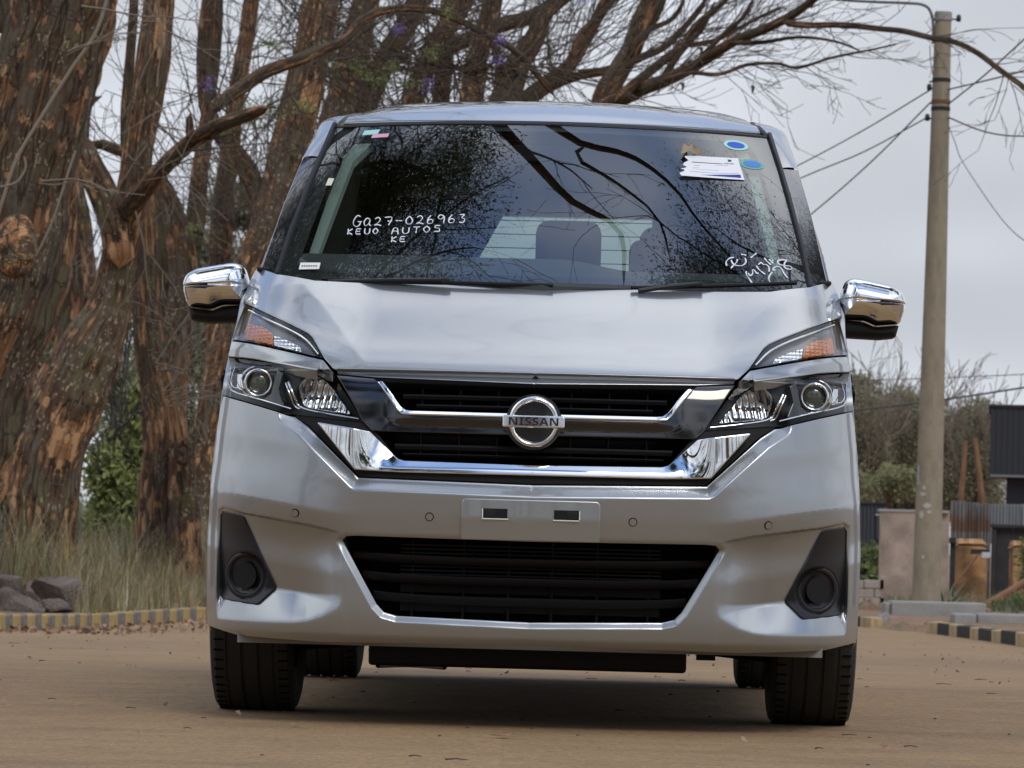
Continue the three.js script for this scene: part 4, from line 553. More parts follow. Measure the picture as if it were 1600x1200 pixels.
function leafGeo(n, size, spread, seed, long = 0.45) {
  const R = rngOf(seed), p = [], uv = [], ix = [];
  for (let i = 0; i < n; i++) {
    const c = V(R() - 0.5, R() - 0.5, R() - 0.5).multiplyScalar(spread), d = V(R() - 0.5, R() - 0.62, R() - 0.5).normalize(), e = V(R() - 0.5, R() - 0.5, R() - 0.5).cross(d).normalize(), s = size * (0.6 + 0.8 * R()), up = d.clone().cross(e), b = p.length / 3;
    const pt = (a, w, h) => { const q = c.clone().addScaledVector(d, a * s).addScaledVector(e, w * s * long).addScaledVector(up, h * s); p.push(q.x, q.y, q.z); uv.push(a, w + 0.5); };
    pt(0, 0, 0); pt(0.45, 0.5, 0.08); pt(1, 0, -0.12); pt(0.45, -0.5, 0.08); pt(0.5, 0, 0); ix.push(b, b + 1, b + 4, b + 1, b + 2, b + 4, b + 2, b + 3, b + 4, b + 3, b, b + 4);
  }
  const g = new THREE.BufferGeometry(); g.setAttribute('position', new THREE.Float32BufferAttribute(p, 3)); g.setAttribute('uv', new THREE.Float32BufferAttribute(uv, 2)); g.setIndex(ix); g.computeVertexNormals(); return g;
}
const LEAF = phys([1, 1, 1], 0.95, { transmission: 0.35, thickness: 0, side: THREE.DoubleSide });
const CL = { fine: leafGeo(9, 0.16, 0.5, 5, 0.35), mid: leafGeo(7, 0.15, 0.35, 6, 0.5), big: leafGeo(4, 0.20, 0.30, 7, 0.5), feather: leafGeo(14, 0.10, 0.42, 9, 0.28), small: leafGeo(64, 0.040, 0.62, 12, 0.3) };
function crown(parent, geo, spots, colors, seed, s0 = 0.7, s1 = 1.3, name = 'crown') {
  const m = new THREE.InstancedMesh(geo, LEAF, spots.length), R = rngOf(seed), o = new THREE.Object3D(), c = new THREE.Color(); m.name = name; m.castShadow = m.receiveShadow = true;
  spots.forEach((p, i) => { o.position.copy(p); o.rotation.set(R() * 6.28, R() * 6.28, R() * 6.28); o.scale.setScalar(lerp(s0, s1, R())); o.updateMatrix(); m.setMatrixAt(i, o.matrix); const k = mix3(colors[0], colors[1], R()), b = 0.7 + 0.6 * R(); c.setRGB(k[0] * b, k[1] * b, k[2] * b); m.setColorAt(i, c); });
  m.userData.kind = 'stuff'; parent.add(m); return m;
}
function blobSpots(blobs, n, seed, gap = 0.42) {   // leaf positions in uneven lobes, with holes
  const R = rngOf(seed), out = []; let guard = 0;
  while (out.length < n && guard++ < n * 40) { const b = blobs[Math.floor(R() * blobs.length)], d = V(R() * 2 - 1, R() * 2 - 1, R() * 2 - 1); const l = d.length(); if (l > 1 || l < 0.3 * R()) continue; const q = V(b[0] + d.x * b[3], b[1] + d.y * b[4], b[2] + d.z * (b[5] ?? b[3])); if (fbm(q.x * 0.9 + seed, q.y * 0.9, q.z * 0.9, 3) < gap) continue; out.push(q); }
  return out;
}
// -- the leaning avenue trees on the left; frame points (x, y, width) at a distance in metres
function avenueTree(name, label, limbs, mat, group) {
  const t = thing(name, label, 'tree', [0, 0, 0], 0, group);
  limbs.forEach(([P, D, o = {}], i) => part(i ? 'limb' : 'trunk', pxLimb(P, D, { seed: (P[0][0] * 0.13 + i * 3.1 + 40) % 50, ...o }), o.mat || mat, t));
  const tw = new Twigs(500 + Math.round(limbs[0][0][0][0])); limbs.forEach(([P, D]) => { const a = P[P.length - 1], b = P[P.length - 2], d = Array.isArray(D) ? D[1] : D; if (a[1] > -5 || a[2] < 7) return; const p = at(a[0], a[1], d), q = at(b[0], b[1], d), dir = p.clone().sub(q).normalize(), r = a[2] / 2 / F * d; for (let k = 0; k < 3; k++) tw.grow(p.clone().addScaledVector(dir, -0.1), V(dir.x + 0.5 * (k - 1), dir.y + 0.3, dir.z + 0.6 * (tw.r() - 0.5)), 3.2 + 1.6 * tw.r(), r * 0.62, 3, { ...TW, seg: 0.5, wander: 0.2, lift: 0.02, spread: 0.7, min: 0.008 }); }); if (tw.p.length) tw.part(TWIG, t, 'branches'); return t;
}
const t1 = avenueTree('avenue_tree', 'massive leaning trunk with lichen and a round sawn burr filling the far left edge', [
  [[[-185, 1010, 260], [-165, 940, 232], [-98, 720, 208], [-46, 560, 196], [0, 450, 190], [22, 350, 186], [46, 220, 176], [102, 0, 168], [150, -200, 150], [200, -420, 130]], 40, { radial: 110, step: 0.05 }],
  [[[20, 250, 60], [120, 330, 40], [150, 160, 20]].slice(0, 0).concat([[30, 60, 60], [8, -20, 50], [-30, -160, 40]]), 41.5, { mat: BARK.dark }]], BARK.mixed);
{ const c = at(24, 385, 38.6), g = new THREE.SphereGeometry(0.24, 28, 20), p = g.attributes.position; for (let i = 0; i < p.count; i++) { const k = 1 + 0.25 * (fbm(p.getX(i) * 8, p.getY(i) * 8, p.getZ(i) * 8, 3) - 0.5); p.setXYZ(i, p.getX(i) * k * 0.85, p.getY(i) * k * 1.25, p.getZ(i) * k * 0.8); } g.computeVertexNormals(); part('burr', g.translate(c.x, c.y, c.z), BARK.peeled, t1); }
const t2 = avenueTree('avenue_tree', 'peeling orange brown trunk that forks in a V, left of the mirror', [
  [[[52, 985, 170], [58, 925, 138], [63, 840, 114], [76, 720, 108], [112, 606, 116], [142, 540, 100], [168, 490, 74], [181, 440, 58], [189, 390, 55], [208, 300, 52], [221, 200, 50], [238, 100, 52], [248, 0, 46], [262, -160, 40], [280, -320, 34]], 47, { radial: 90, step: 0.06 }],
  [[[186, 420, 48], [178, 350, 50], [160, 300, 48], [138, 255, 42], [122, 208, 34]], 46.8, { radial: 50 }],
  [[[182, 352, 44], [205, 322, 34], [225, 298, 30], [270, 247, 27], [308, 215, 25], [346, 194, 22], [380, 182, 20], [420, 168, 16]], [47, 44.6], { mat: BARK.dark, radial: 24 }],
  [[[300, 222, 18], [296, 200, 14], [297, 176, 11]], 45.3, { mat: BARK.dark, radial: 14 }]], BARK.peeled);
const t2b = avenueTree('avenue_tree', 'grey lichen covered stem standing close behind the forked trunk', [
  [[[60, 960, 80], [74, 740, 70], [106, 580, 66], [122, 500, 60], [122, 430, 54], [116, 360, 48], [108, 300, 42], [112, 200, 34], [128, 60, 30], [145, -80, 26]], 53, { radial: 50 }], [[[196, 260, 16], [198, 170, 18], [206, 60, 16], [212, -60, 14]], 55, { mat: BARK.dark, radial: 16 }], [[[130, 250, 14], [150, 225, 16], [185, 235, 18], [215, 240, 16]], 54, { mat: BARK.dark, radial: 12 }], [[[128, 262, 20], [132, 205, 14], [140, 160, 13], [160, 150, 12]], 52, { mat: BARK.dark, radial: 12 }]], BARK.dark);
const t3 = avenueTree('avenue_tree', 'dark red brown trunk with a hollow knot standing under the chrome mirror', [
  [[[270, 1000, 150], [266, 940, 120], [262, 880, 98], [262, 790, 86], [262, 700, 72], [252, 615, 62], [235, 545, 50], [229, 470, 42], [228, 400, 38], [225, 330, 36], [219, 250, 30]], 51, { radial: 80, step: 0.06 }],
  [[[270, 690, 40], [276, 610, 36], [286, 545, 32], [297, 480, 28], [306, 420, 26]], 52, { radial: 40 }],
  [[[285, 950, 70], [288, 860, 52], [284, 760, 44], [280, 690, 36]], 50.6, { radial: 40 }]], BARK.red);
{ const c = at(286, 705, 50.3), g = new THREE.TorusGeometry(0.10, 0.05, 10, 20).scale(0.8, 1.2, 1).translate(c.x, c.y, c.z); part('knot', g, BARK.dark, t3); }
const t4 = avenueTree('avenue_tree', 'long straight orange trunk leaning right beside the left edge of the windscreen', [
  [[[322, 990, 100], [318, 930, 84], [322, 860, 74], [332, 720, 68], [352, 600, 66], [374, 500, 64], [402, 420, 62], [428, 330, 62], [448, 240, 62], [466, 165, 60], [486, 80, 58], [506, -20, 54], [540, -200, 48]], 57, { radial: 60 }]], BARK.peeled);
const slimGroup = 'slim trunks of the avenue behind the van';
const slim = [
  ['thin brown stem between the forked trunk and the mirror', [[[262, 720, 34], [260, 600, 30], [257, 480, 28], [250, 400, 26], [243, 330, 22], [232, 262, 16]]], 60, 'far'],
  ['Y shaped grey brown trunk rising directly above the chrome mirror', [[[256, 800, 44], [260, 640, 42], [278, 510, 44], [286, 455, 44], [283, 400, 46], [270, 338, 34], [256, 292, 26], [246, 262, 16]], [[290, 430, 34], [304, 350, 32], [312, 270, 27], [324, 180, 22], [338, 60, 18], [342, -60, 16]]], 59, 'dark'],
  ['upright trunk above the inner end of the chrome mirror', [[[338, 700, 44], [340, 560, 40], [342, 420, 36], [348, 330, 34], [357, 250, 30], [366, 170, 26], [386, 50, 24], [404, -80, 20]]], 62, 'far'],
  ['dark crooked trunk bending left just beside the windscreen pillar', [[[366, 640, 40], [396, 480, 46], [412, 400, 44], [412, 340, 40], [400, 295, 36], [380, 255, 32], [355, 222, 28], [330, 185, 26], [318, 100, 22], [330, -40, 20]]], 61, 'dark'],
  ['pale trunk leaning right above the left roof corner', [[[505, 260, 54], [522, 195, 50], [540, 130, 48], [558, 60, 46], [578, -20, 44], [610, -160, 40]]], 62, 'peeled'],
  ['dark trunk leaning right over the left third of the roof', [[[552, 220, 44], [570, 160, 42], [592, 115, 40], [612, 78, 38], [640, 30, 36], [660, -10, 34], [690, -120, 30]]], 64, 'dark'],
  ['brown trunk over the roof with a side limb running right', [[[636, 210, 38], [648, 150, 36], [670, 94, 32], [692, 49, 30], [722, 10, 28], [760, -80, 24]], [[672, 92, 26], [700, 74, 26], [738, 58, 24], [775, 41, 24], [824, 28, 22], [862, 8, 20], [900, -20, 18]]], 66, 'far'],
  ['thin upright trunk over the middle of the roof', [[[685, 210, 30], [690, 150, 28], [697, 75, 26], [701, 0, 24], [708, -80, 22]]], 68, 'far'],
  ['reddish upright trunk over the roof, right of the thin upright one', [[[730, 210, 36], [736, 150, 34], [746, 90, 32], [761, 35, 30], [778, -30, 28]]], 65, 'peeled'],
  ['dark curved trunk over the roof crossed by a thin dark stem', [[[776, 210, 46], [792, 150, 42], [810, 100, 36], [839, 56, 32], [852, 20, 28], [884, -8, 26], [930, -80, 22]], [[776, 150, 16], [782, 105, 15], [770, 60, 13], [764, 20, 12]]], 63, 'dark'],
];
slim.forEach(([label, Ls, D, m]) => avenueTree('slim_tree', label, Ls.map((P, i) => [P, D + i * 0.6, { radial: 28, step: 0.18 }]), BARK[m], slimGroup));
const tR = avenueTree('spreading_tree', 'dark tree whose long bare limb arches right across the sky behind the pole', [
  [[[945, 240, 52], [944, 190, 44], [946, 150, 38], [966, 114, 34], [989, 75, 32], [1002, 35, 30], [1022, -10, 28], [1060, -90, 24]], 62, { radial: 28 }],
  [[[940, 172, 30], [968, 156, 26], [1000, 139, 24], [1034, 127, 22], [1082, 105, 20], [1142, 67, 18], [1195, 45, 16], [1240, 22, 14], [1275, -4, 12], [1320, -40, 10]], [62, 58], { radial: 16 }],
  [[[1222, 34, 12], [1255, 39, 10], [1319, 39, 10], [1375, 45, 9], [1412, 49, 9], [1457, 60, 9], [1495, 67, 9], [1532, 86, 9], [1562, 109, 9], [1602, 138, 8], [1640, 170, 6]], [58.5, 56], { radial: 12 }],
  [[[960, 160, 22], [1000, 124, 16], [1037, 94, 14], [1067, 71, 12], [1090, 37, 10], [1127, 7, 8], [1150, -20, 7]], 61, { radial: 12 }],
  [[[1030, 128, 8], [1075, 114, 7], [1124, 116, 6.5], [1169, 101, 6], [1225, 101, 5.5], [1240, 107, 5], [1300, 90, 4.5], [1375, 75, 3.5], [1410, 66, 2.5]], 59, { radial: 8 }],
  [[[955, 150, 26], [980, 90, 22], [1000, 60, 20], [1024, 22, 18], [1040, -20, 16]], 63, { radial: 16 }],
  [[[1034, 127, 12], [1062, 84, 10], [1100, 40, 8], [1118, 0, 7]], 61, { radial: 8 }], [[[1082, 105, 10], [1124, 60, 8], [1160, 28, 7], [1180, -6, 6]], 60.5, { radial: 8 }], [[[1067, 72, 9], [1120, 62, 7], [1180, 30, 6], [1230, 8, 5]], 61, { radial: 8 }], [[[1142, 67, 9], [1190, 66, 7], [1250, 58, 5], [1310, 66, 4], [1350, 82, 3]], 59.5, { radial: 8 }], [[[989, 75, 12], [1012, 48, 10], [1050, 30, 8], [1072, -4, 7]], 61.6, { radial: 8 }]], BARK.dark);
const tS = avenueTree('spreading_tree', 'brown tree with two limbs fanning up over the right half of the roof', [
  [[[812, 230, 40], [816, 180, 34], [826, 154, 30], [861, 127, 26], [891, 101, 22], [914, 64, 20], [947, 0, 16], [975, -60, 14]], 64, { radial: 24 }],
  [[[845, 140, 18], [899, 120, 15], [951, 109, 14], [1000, 90, 13], [1040, 72, 11], [1080, 30, 9], [1110, -10, 7]], 64.5, { radial: 12 }],
  [[[890, 104, 14], [905, 60, 12], [930, 30, 10], [980, -20, 8]], 63, { radial: 10 }]], BARK.far);
// twigs
{
  let tw = new Twigs(11); shootsAlong(tw, [[1000, 139], [1082, 105], [1142, 67], [1240, 22]], 60, 24, 1.3, 0.011, 2, { ...TW, lift: 0.03 }, V(0.9, 0.35, 0)); shootsAlong(tw, [[1255, 39], [1375, 45], [1457, 60], [1532, 86], [1600, 135]], 57, 15, 0.8, 0.008, 2, { ...TW, lift: -0.02 }, V(0.7, -0.1, 0)); shootsAlong(tw, [[1075, 114], [1169, 101], [1240, 107], [1375, 75]], 59, 12, 0.8, 0.008, 2, { ...TW, lift: -0.02 }, V(0.9, -0.5, 0));
  shootsAlong(tw, [[1562, 109], [1598, 150]], 56, 4, 0.8, 0.009, 2, { ...TW, lift: -0.10 }, V(0.2, -1, 0)); shootsAlong(tw, [[960, 120], [1000, 60], [1060, 75], [1127, 7]], 61, 30, 1.6, 0.010, 2, TW, V(0.8, 0.5, 0)); shootsAlong(tw, [[985, 160], [1050, 140]], 60, 8, 0.9, 0.008, 2, TW, V(0.5, 0.6, 0)); tw.part(TWIG, tR);
  const pods = new Twigs(12); for (let i = 0; i < 9; i++) { const q = tw.tips[Math.floor(pods.r() * tw.tips.length)][0]; pods.tube([q, q.clone().add(V(0.01, -0.06, 0)), q.clone().add(V(0, -0.12, 0))], 0.032, 0.01, 5); } pods.part(TWIGDARK, tR, 'seed_pods');
  tw = new Twigs(13); shootsAlong(tw, [[826, 154], [891, 101], [947, 0]], 64, 34, 1.6, 0.011, 2, TW, V(0.5, 0.8, 0)); tw.part(TWIG, tS);
  const veil = (tree, seed, P, D, n, len, mat, dir) => { const w = new Twigs(seed); shootsAlong(w, P, D, n, len, 0.012, 2, { ...TW, wander: 0.5, lift: -0.01 }, dir); w.part(mat, tree); return w; };
  veil(t2, 21, [[225, 298], [346, 194], [430, 160], [520, 90]], 45.5, 22, 1.1, TWIG); veil(t2, 22, [[200, 390], [240, 180], [262, 0]], 46, 12, 1.2, TWIGPALE); veil(t3, 23, [[240, 560], [262, 640], [290, 560]], 49.5, 22, 0.8, TWIGPALE, V(0.5, 0.3, 0.4)); veil(t4, 24, [[428, 330], [466, 165], [500, 0]], 55, 26, 1.6, TWIG); veil(t1, 25, [[60, 300], [100, 100], [130, 0]], 38.5, 5, 0.9, TWIGPALE, V(0.7, 0.1, 0.4));
  const roof = thing('twig_thicket', 'tangle of thin bare twigs in front of the slim trunks above the roof', 'twigs'); roof.userData.kind = 'stuff';
  const w = new Twigs(31); shootsAlong(w, [[480, 120], [600, 90], [720, 110], [860, 100]], 58, 170, 1.6, 0.014, 2, { ...TW, wander: 0.5 }); shootsAlong(w, [[280, 180], [340, 120], [420, 60], [500, 40]], 58, 34, 1.5, 0.011, 2, { ...TW, wander: 0.5 }); shootsAlong(w, [[300, 300], [330, 250], [390, 330]], 57, 18, 1.2, 0.009, 2, { ...TW, wander: 0.5 }); shootsAlong(w, [[560, 20], [700, 10], [900, 40]], 57, 50, 1.6, 0.010, 2, TW); w.part(TWIG, roof);
  // long arching bough, lichen grey
  const bough = avenueTree('overhanging_bough', 'long lichen spotted bough rising from the left and bending down to the roof', [[[[330, 172, 20], [346, 160, 20], [380, 136, 20], [417, 112, 21], [460, 96, 20], [500, 79, 18], [540, 60, 15], [566, 30, 13], [600, 16, 13], [660, 14, 12], [700, 24, 11], [752, 50, 11], [800, 76, 10], [840, 118, 10], [868, 152, 9]], [47, 50], { radial: 14 }]], BARK.dark);
  veil(bough, 33, [[417, 112], [560, 40], [700, 24], [840, 118]], 48.5, 26, 1.1, TWIG);
  const vine = thing('hanging_vine', 'long thin pale vine hanging across the massive trunk at far left', 'vine'); const vg = (P, D, r) => tube(P.map(([u, v]) => at(u, v, D)), r, 60, 6);
  part('stem', merge([vg([[167, 0], [150, 50], [110, 110], [60, 190], [25, 250], [5, 310], [-10, 360]], 38.9, 0.018), vg([[118, 235], [100, 290], [84, 340], [66, 380], [55, 400]], 38.6, 0.012), vg([[0, 292], [25, 285], [40, 262], [38, 245]], 38.7, 0.011)]), TWIGPALE, vine);
  const lf = []; const R = rngOf(77); for (const [u, v] of [[430, 70], [520, 95], [575, 120], [610, 105], [480, 170], [465, 165], [675, 80], [640, 130], [350, 200], [395, 190], [440, 175], [560, 100], [300, 355], [390, 170], [700, 20], [600, 125], [415, 170], [180, 60], [10, 70], [15, 100], [8, 45]]) for (let k = 0; k < 9; k++) lf.push(at(u + (R() - 0.5) * 26, v + (R() - 0.5) * 14, 46 + R() * 3));
  const sp = thing('leaf_sprays', 'few fresh green leaf sprays scattered among the bare twigs', 'leaves'); sp.userData.kind = 'stuff'; crown(sp, CL.feather, lf, [[0.10, 0.14, 0.035], [0.20, 0.24, 0.06]], 5, 0.25, 0.5, 'leaves');
  const fl = []; for (const [u, v] of [[325, 132], [780, 60], [778, 90], [670, 135], [625, 45], [912, 2]]) for (let k = 0; k < 7; k++) fl.push(at(u + (R() - 0.5) * 14, v + (R() - 0.5) * 16, 47 + R() * 2));
  const fs = thing('blossoms', 'small clusters of violet blossom high among the twigs', 'blossom'); fs.userData.kind = 'stuff'; crown(fs, CL.feather, fl, [[0.20, 0.14, 0.45], [0.30, 0.22, 0.6]], 6, 0.2, 0.34, 'petals');
}
// -- foliage beyond the trunks on the left
function leafyTree(name, label, base, blobs, n, geo, colors, seed, { gap = 0.42, s = [0.7, 1.3], r = 0.12, mat = BARK.dark, group } = {}) {
  const t = thing(name, label, name.includes('shrub') || name.includes('bush') ? 'bush' : 'tree', [0, 0, 0], 0, group), R = rngOf(seed), c = blobs[0];
  if (r) { part('trunk', limb([base, base.clone().lerp(V(c[0], c[1], c[2]), 0.5).add(V(0.3 * (R() - 0.5), 0, 0.3 * (R() - 0.5))), V(c[0], c[1] + c[4] * 0.3, c[2])], [r, r * 0.8, r * 0.4], { radial: 14, step: 0.4, seed }), mat, t);
    const tw = new Twigs(seed + 3); for (const b of blobs) for (let k = 0; k < 3; k++) tw.grow(base.clone().lerp(V(c[0], c[1], c[2]), 0.35 + 0.5 * R()), V(b[0] - base.x + b[3] * (R() - 0.5), b[1] - base.y, b[2] - base.z + b[3] * (R() - 0.5)), Math.hypot(b[0] - base.x, b[1] - base.y) * 0.7, r * 0.35, 2, { ...TW, seg: 0.5, wander: 0.35, min: 0.01 }); tw.part(TWIGDARK, t, 'branches'); }
  crown(t, geo, blobSpots(blobs, n, seed, gap), colors, seed + 1, s[0], s[1]); return t;
}
const B = (u, v, D, ru, rv) => { const p = at(u, v, D), k = D / F; return [p.x, p.y, p.z, ru * k, rv * k, ru * k]; };
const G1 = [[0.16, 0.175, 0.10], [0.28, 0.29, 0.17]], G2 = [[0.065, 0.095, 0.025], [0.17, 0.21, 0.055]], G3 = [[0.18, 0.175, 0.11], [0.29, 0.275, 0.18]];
leafyTree('hazy_tree', 'hazy grey green tree seen between the mirror and the red brown trunk', at(250, 930, 100), [B(240, 640, 100, 70, 90), B(300, 560, 100, 60, 110), B(250, 480, 100, 50, 80), B(300, 720, 100, 60, 80), B(215, 740, 100, 50, 70)], 5200, CL.fine, G1, 101);
leafyTree('hazy_tree', 'tall hazy tree filling the gap above the inner end of the mirror', at(400, 930, 115), [B(390, 420, 115, 60, 80), B(360, 350, 115, 50, 50), B(410, 330, 115, 40, 40), B(380, 540, 115, 70, 90), B(300, 400, 115, 50, 60)], 4600, CL.fine, G3, 102, { gap: 0.46 });
leafyTree('hazy_tree', 'grey green tree seen between the massive trunk and the forked trunk', at(80, 930, 90), [B(60, 620, 90, 60, 90), B(130, 560, 90, 60, 90), B(40, 760, 90, 70, 90), B(110, 480, 90, 40, 60), B(180, 660, 90, 50, 90)], 4600, CL.fine, G1, 103);
leafyTree('hazy_tree', 'faint thin tree behind the twigs high above the mirror', at(450, 930, 130), [B(420, 330, 130, 50, 50), B(450, 300, 130, 40, 60)], 700, CL.fine, G3, 104, { gap: 0.5 });
leafyTree('leafy_shrub', 'bright green broad leaved shrub between the two peeling trunks', at(185, 900, 56), [B(180, 740, 56, 44, 46), B(200, 810, 56, 46, 50), B(165, 830, 56, 30, 50), B(205, 690, 56, 26, 36), B(225, 640, 57, 20, 40)], 2300, CL.big, [[0.13, 0.165, 0.04], [0.32, 0.35, 0.10]], 105, { s: [0.3, 0.62], r: 0.03, gap: 0.42 });
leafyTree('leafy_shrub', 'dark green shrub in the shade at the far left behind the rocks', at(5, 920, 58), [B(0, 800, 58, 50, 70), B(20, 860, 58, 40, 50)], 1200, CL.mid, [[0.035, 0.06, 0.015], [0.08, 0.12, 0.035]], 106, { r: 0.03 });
leafyTree('leafy_shrub', 'low leafy shrub in front of the red brown trunk foot', at(300, 930, 60), [B(300, 780, 62, 40, 70), B(215, 850, 60, 36, 60)], 1500, CL.mid, G2, 107, { r: 0.03 });
{ const hb = [], R = rngOf(4); for (let i = 0; i < 26; i++) hb.push(B(-200 + i * 26, 850 + 40 * R(), 120 + 10 * R(), 60, 90)); const t = thing('woodland', 'far hazy belt of scrub seen low between the trunks', 'woodland'); t.userData.kind = 'stuff'; crown(t, CL.fine, blobSpots(hb, 9000, 108, 0.35), G1, 9, 0.9, 1.6); }
// -- rocks
function rock(label, u, v, D, w, h, seed) {
  const g0 = new THREE.IcosahedronGeometry(1, 5), p = g0.attributes.position, R = rngOf(seed), planes = []; for (let i = 0; i < 13; i++) planes.push([V(R() - 0.5, R() - 0.5, R() - 0.5).normalize(), 0.45 + 0.3 * R()]);
  for (let i = 0; i < p.count; i++) { const q = V().fromBufferAttribute(p, i); for (const [n, d] of planes) { const k = q.dot(n); if (k > d) q.addScaledVector(n, d - k); } q.multiplyScalar(1 + 0.10 * (fbm(q.x * 4 + seed, q.y * 4, q.z * 4, 4) - 0.5)); p.setXYZ(i, q.x, q.y, q.z); }
  const s = D / F; g0.scale(w / 2 * s * 1.35, h / 2 * s * 1.6, w / 2 * s * 1.1); const c = at(u, v, D); g0.translate(c.x, c.y, c.z); const uvs = g0.attributes.uv; for (let i = 0; i < p.count; i++) uvs.setXY(i, (p.getX(i) + p.getZ(i)) * 1.5, p.getY(i) * 1.5 + p.getZ(i)); return tag(part('rock', toCreasedNormals(g0, 0.5), M.rock), label, 'rock', 'rocks behind the left kerb');
}
rock('big grey brown boulder cut off by the left edge of the picture', 4, 922, 41, 76, 60, 3); rock('angular rock lowest in the pile, touching the kerb at the left edge', 22, 952, 39.6, 72, 46, 8); rock('dark faced angular rock on the right of the pile', 88, 930, 40.2, 70, 50, 13); rock('flat low rock wedged under the dark faced one', 72, 952, 39.8, 60, 26, 22); rock('small wedge of rock between the boulder and the dark faced rock', 50, 930, 41, 30, 30, 31);
// -- grass, litter
{
  const tuft = (() => { const R = rngOf(3), p = [], n = [], uv = [], ix = []; for (let i = 0; i < 12; i++) { const a = R() * 6.28, l = 0.5 + 0.7 * R(), w = 0.0055 + 0.005 * R(), lean = 0.15 + 1.1 * R() * R(), x = (R() - 0.5) * 0.16, z = (R() - 0.5) * 0.16, dx = Math.cos(a), dz = Math.sin(a), b = p.length / 3; for (let k = 0; k <= 3; k++) { const t = k / 3, o = lean * l * t * t, y = l * t * (1 - 0.25 * t * lean), ww = w * (1 - t * 0.9); p.push(x + dx * o - dz * ww, y, z + dz * o + dx * ww, x + dx * o + dz * ww, y, z + dz * o - dx * ww); n.push(dx * 0.3, 0.6, dz * 0.3, dx * 0.3, 0.6, dz * 0.3); uv.push(0, t, 1, t); } for (let k = 0; k < 3; k++) { const q = b + k * 2; ix.push(q, q + 1, q + 3, q, q + 3, q + 2); } } const g = new THREE.BufferGeometry(); g.setAttribute('position', new THREE.Float32BufferAttribute(p, 3)); g.setAttribute('normal', new THREE.Float32BufferAttribute(n, 3)); g.setAttribute('uv', new THREE.Float32BufferAttribute(uv, 2)); g.setIndex(ix); return g; })();
  function grass(label, spots, cols, seed, s0, s1) { const m = new THREE.InstancedMesh(tuft, LEAF, spots.length), R = rngOf(seed), o = new THREE.Object3D(), c = new THREE.Color(); spots.forEach(([x, z, k], i) => { o.position.set(x, landY(x, z) - 0.01, z); o.rotation.set(0.5 * (R() - 0.5), R() * 6.28, 0.5 * (R() - 0.5)); const s = lerp(s0, s1, R() ** 2.2) * k * (0.55 + 0.9 * fbm(x * 0.8, z * 0.35, 9, 3)); o.scale.set(s, s * (0.7 + 0.6 * R()), s); o.updateMatrix(); m.setMatrixAt(i, o.matrix); const q = mix3(cols[R() < 0.62 ? 0 : 2], cols[1], R()), b = 0.7 + 0.6 * R(); c.setRGB(q[0] * b, q[1] * b, q[2] * b); m.setColorAt(i, c); }); m.name = numbered('grass'); m.userData.kind = 'stuff'; m.castShadow = m.receiveShadow = true; scene.add(m); tag(m, label, 'grass'); }
  const R = rngOf(51), L = []; while (L.length < 9500) { const D = 34 + 30 * R() ** 0.8, off = 0.2 + 7 * R() ** 1.5, x = kerbL(D) - off; if (D < 43 && 800 + F * x / D < 128) continue; if (off < 1.3 && R() < 0.35) continue; if (fbm(x * 0.9, D * 0.5, 4, 3) < 0.40) continue; if (D > 60) continue; L.push([x, -D, off < 0.6 ? 0.25 + 0.4 * R() : 0.6 + 0.5 * ss(0.3, 2, off)]); }
  grass('dry straw and green grass growing along the left verge', L, [[0.44, 0.33, 0.16], [0.30, 0.24, 0.10], [0.17, 0.20, 0.045]], 52, 0.18, 0.85);
  const Q = []; while (Q.length < 900) { const D = 56 + 24 * R(), x = lerp(7.0, 10.5, R()); const u = 800 + F * x / D; if (fbm(x * 0.8, D * 0.25, 1, 2) < 0.5) continue; Q.push([x, -D, 0.5]); }
  grass('short weeds on the bare soil right of the road', Q, [[0.13, 0.15, 0.05], [0.20, 0.19, 0.08], [0.09, 0.13, 0.035]], 53, 0.3, 0.7);
  const lit = new THREE.InstancedMesh(leafGeo(1, 0.11, 0, 4, 0.6), std([1, 1, 1], 0.9, { side: THREE.DoubleSide }), 900), o = new THREE.Object3D(), c = new THREE.Color(); for (let i = 0; i < 900; i++) { const near = i < 480, D = near ? 30 + 20 * R() : 9 + 36 * R(), x = near ? kerbL(D) + 0.06 + 1.1 * R() ** 1.8 : lerp(kerbL(D), kerbR(D), R()); o.position.set(x, fall(D) + 0.010 + 0.018 * R() * (near ? 1 : 0.2), -D); o.rotation.set(1.57 + (R() - 0.5) * 1.4, (R() - 0.5) * 1.2, R() * 6.28); o.scale.setScalar((near ? 0.25 + 0.6 * R() * R() : 0.06 + 0.16 * R())); o.updateMatrix(); lit.setMatrixAt(i, o.matrix); const q = mix3(mix3([0.20, 0.09, 0.05], [0.42, 0.32, 0.24], R()), [0.10, 0.06, 0.04], R() < 0.35 ? 0.9 : 0.1); c.setRGB(...q); lit.setColorAt(i, c); }
  lit.name = 'leaf_litter'; lit.userData.kind = 'stuff'; scene.add(lit); tag(lit, 'fallen dry leaves and scraps gathered along the left kerb and on the road', 'leaf litter');
  const chip = new Twigs(61); for (let i = 0; i < 130; i++) { const D = 8.4 + 30 * R() ** 1.3, x = lerp(-0.14, 0.14, R()) * D, a = (R() - 0.5) * 0.9, l = 0.008 + 0.05 * R() ** 3; if (x < kerbL(D) || x > kerbR(D)) continue; const y = fall(D) + 0.009; chip.tube([V(x, y, -D), V(x + l * Math.cos(a) * 0.5, y + 0.002, -D + l * Math.sin(a) * 0.5), V(x + l * Math.cos(a), y, -D + l * Math.sin(a))], 0.0012 + 0.001 * R(), 0.0008, 4); }
  const cm = chip.part(TWIGDARK, scene, 'road_debris'); tag(cm, 'tiny dark twigs and chips strewn over the dusty road', 'debris');
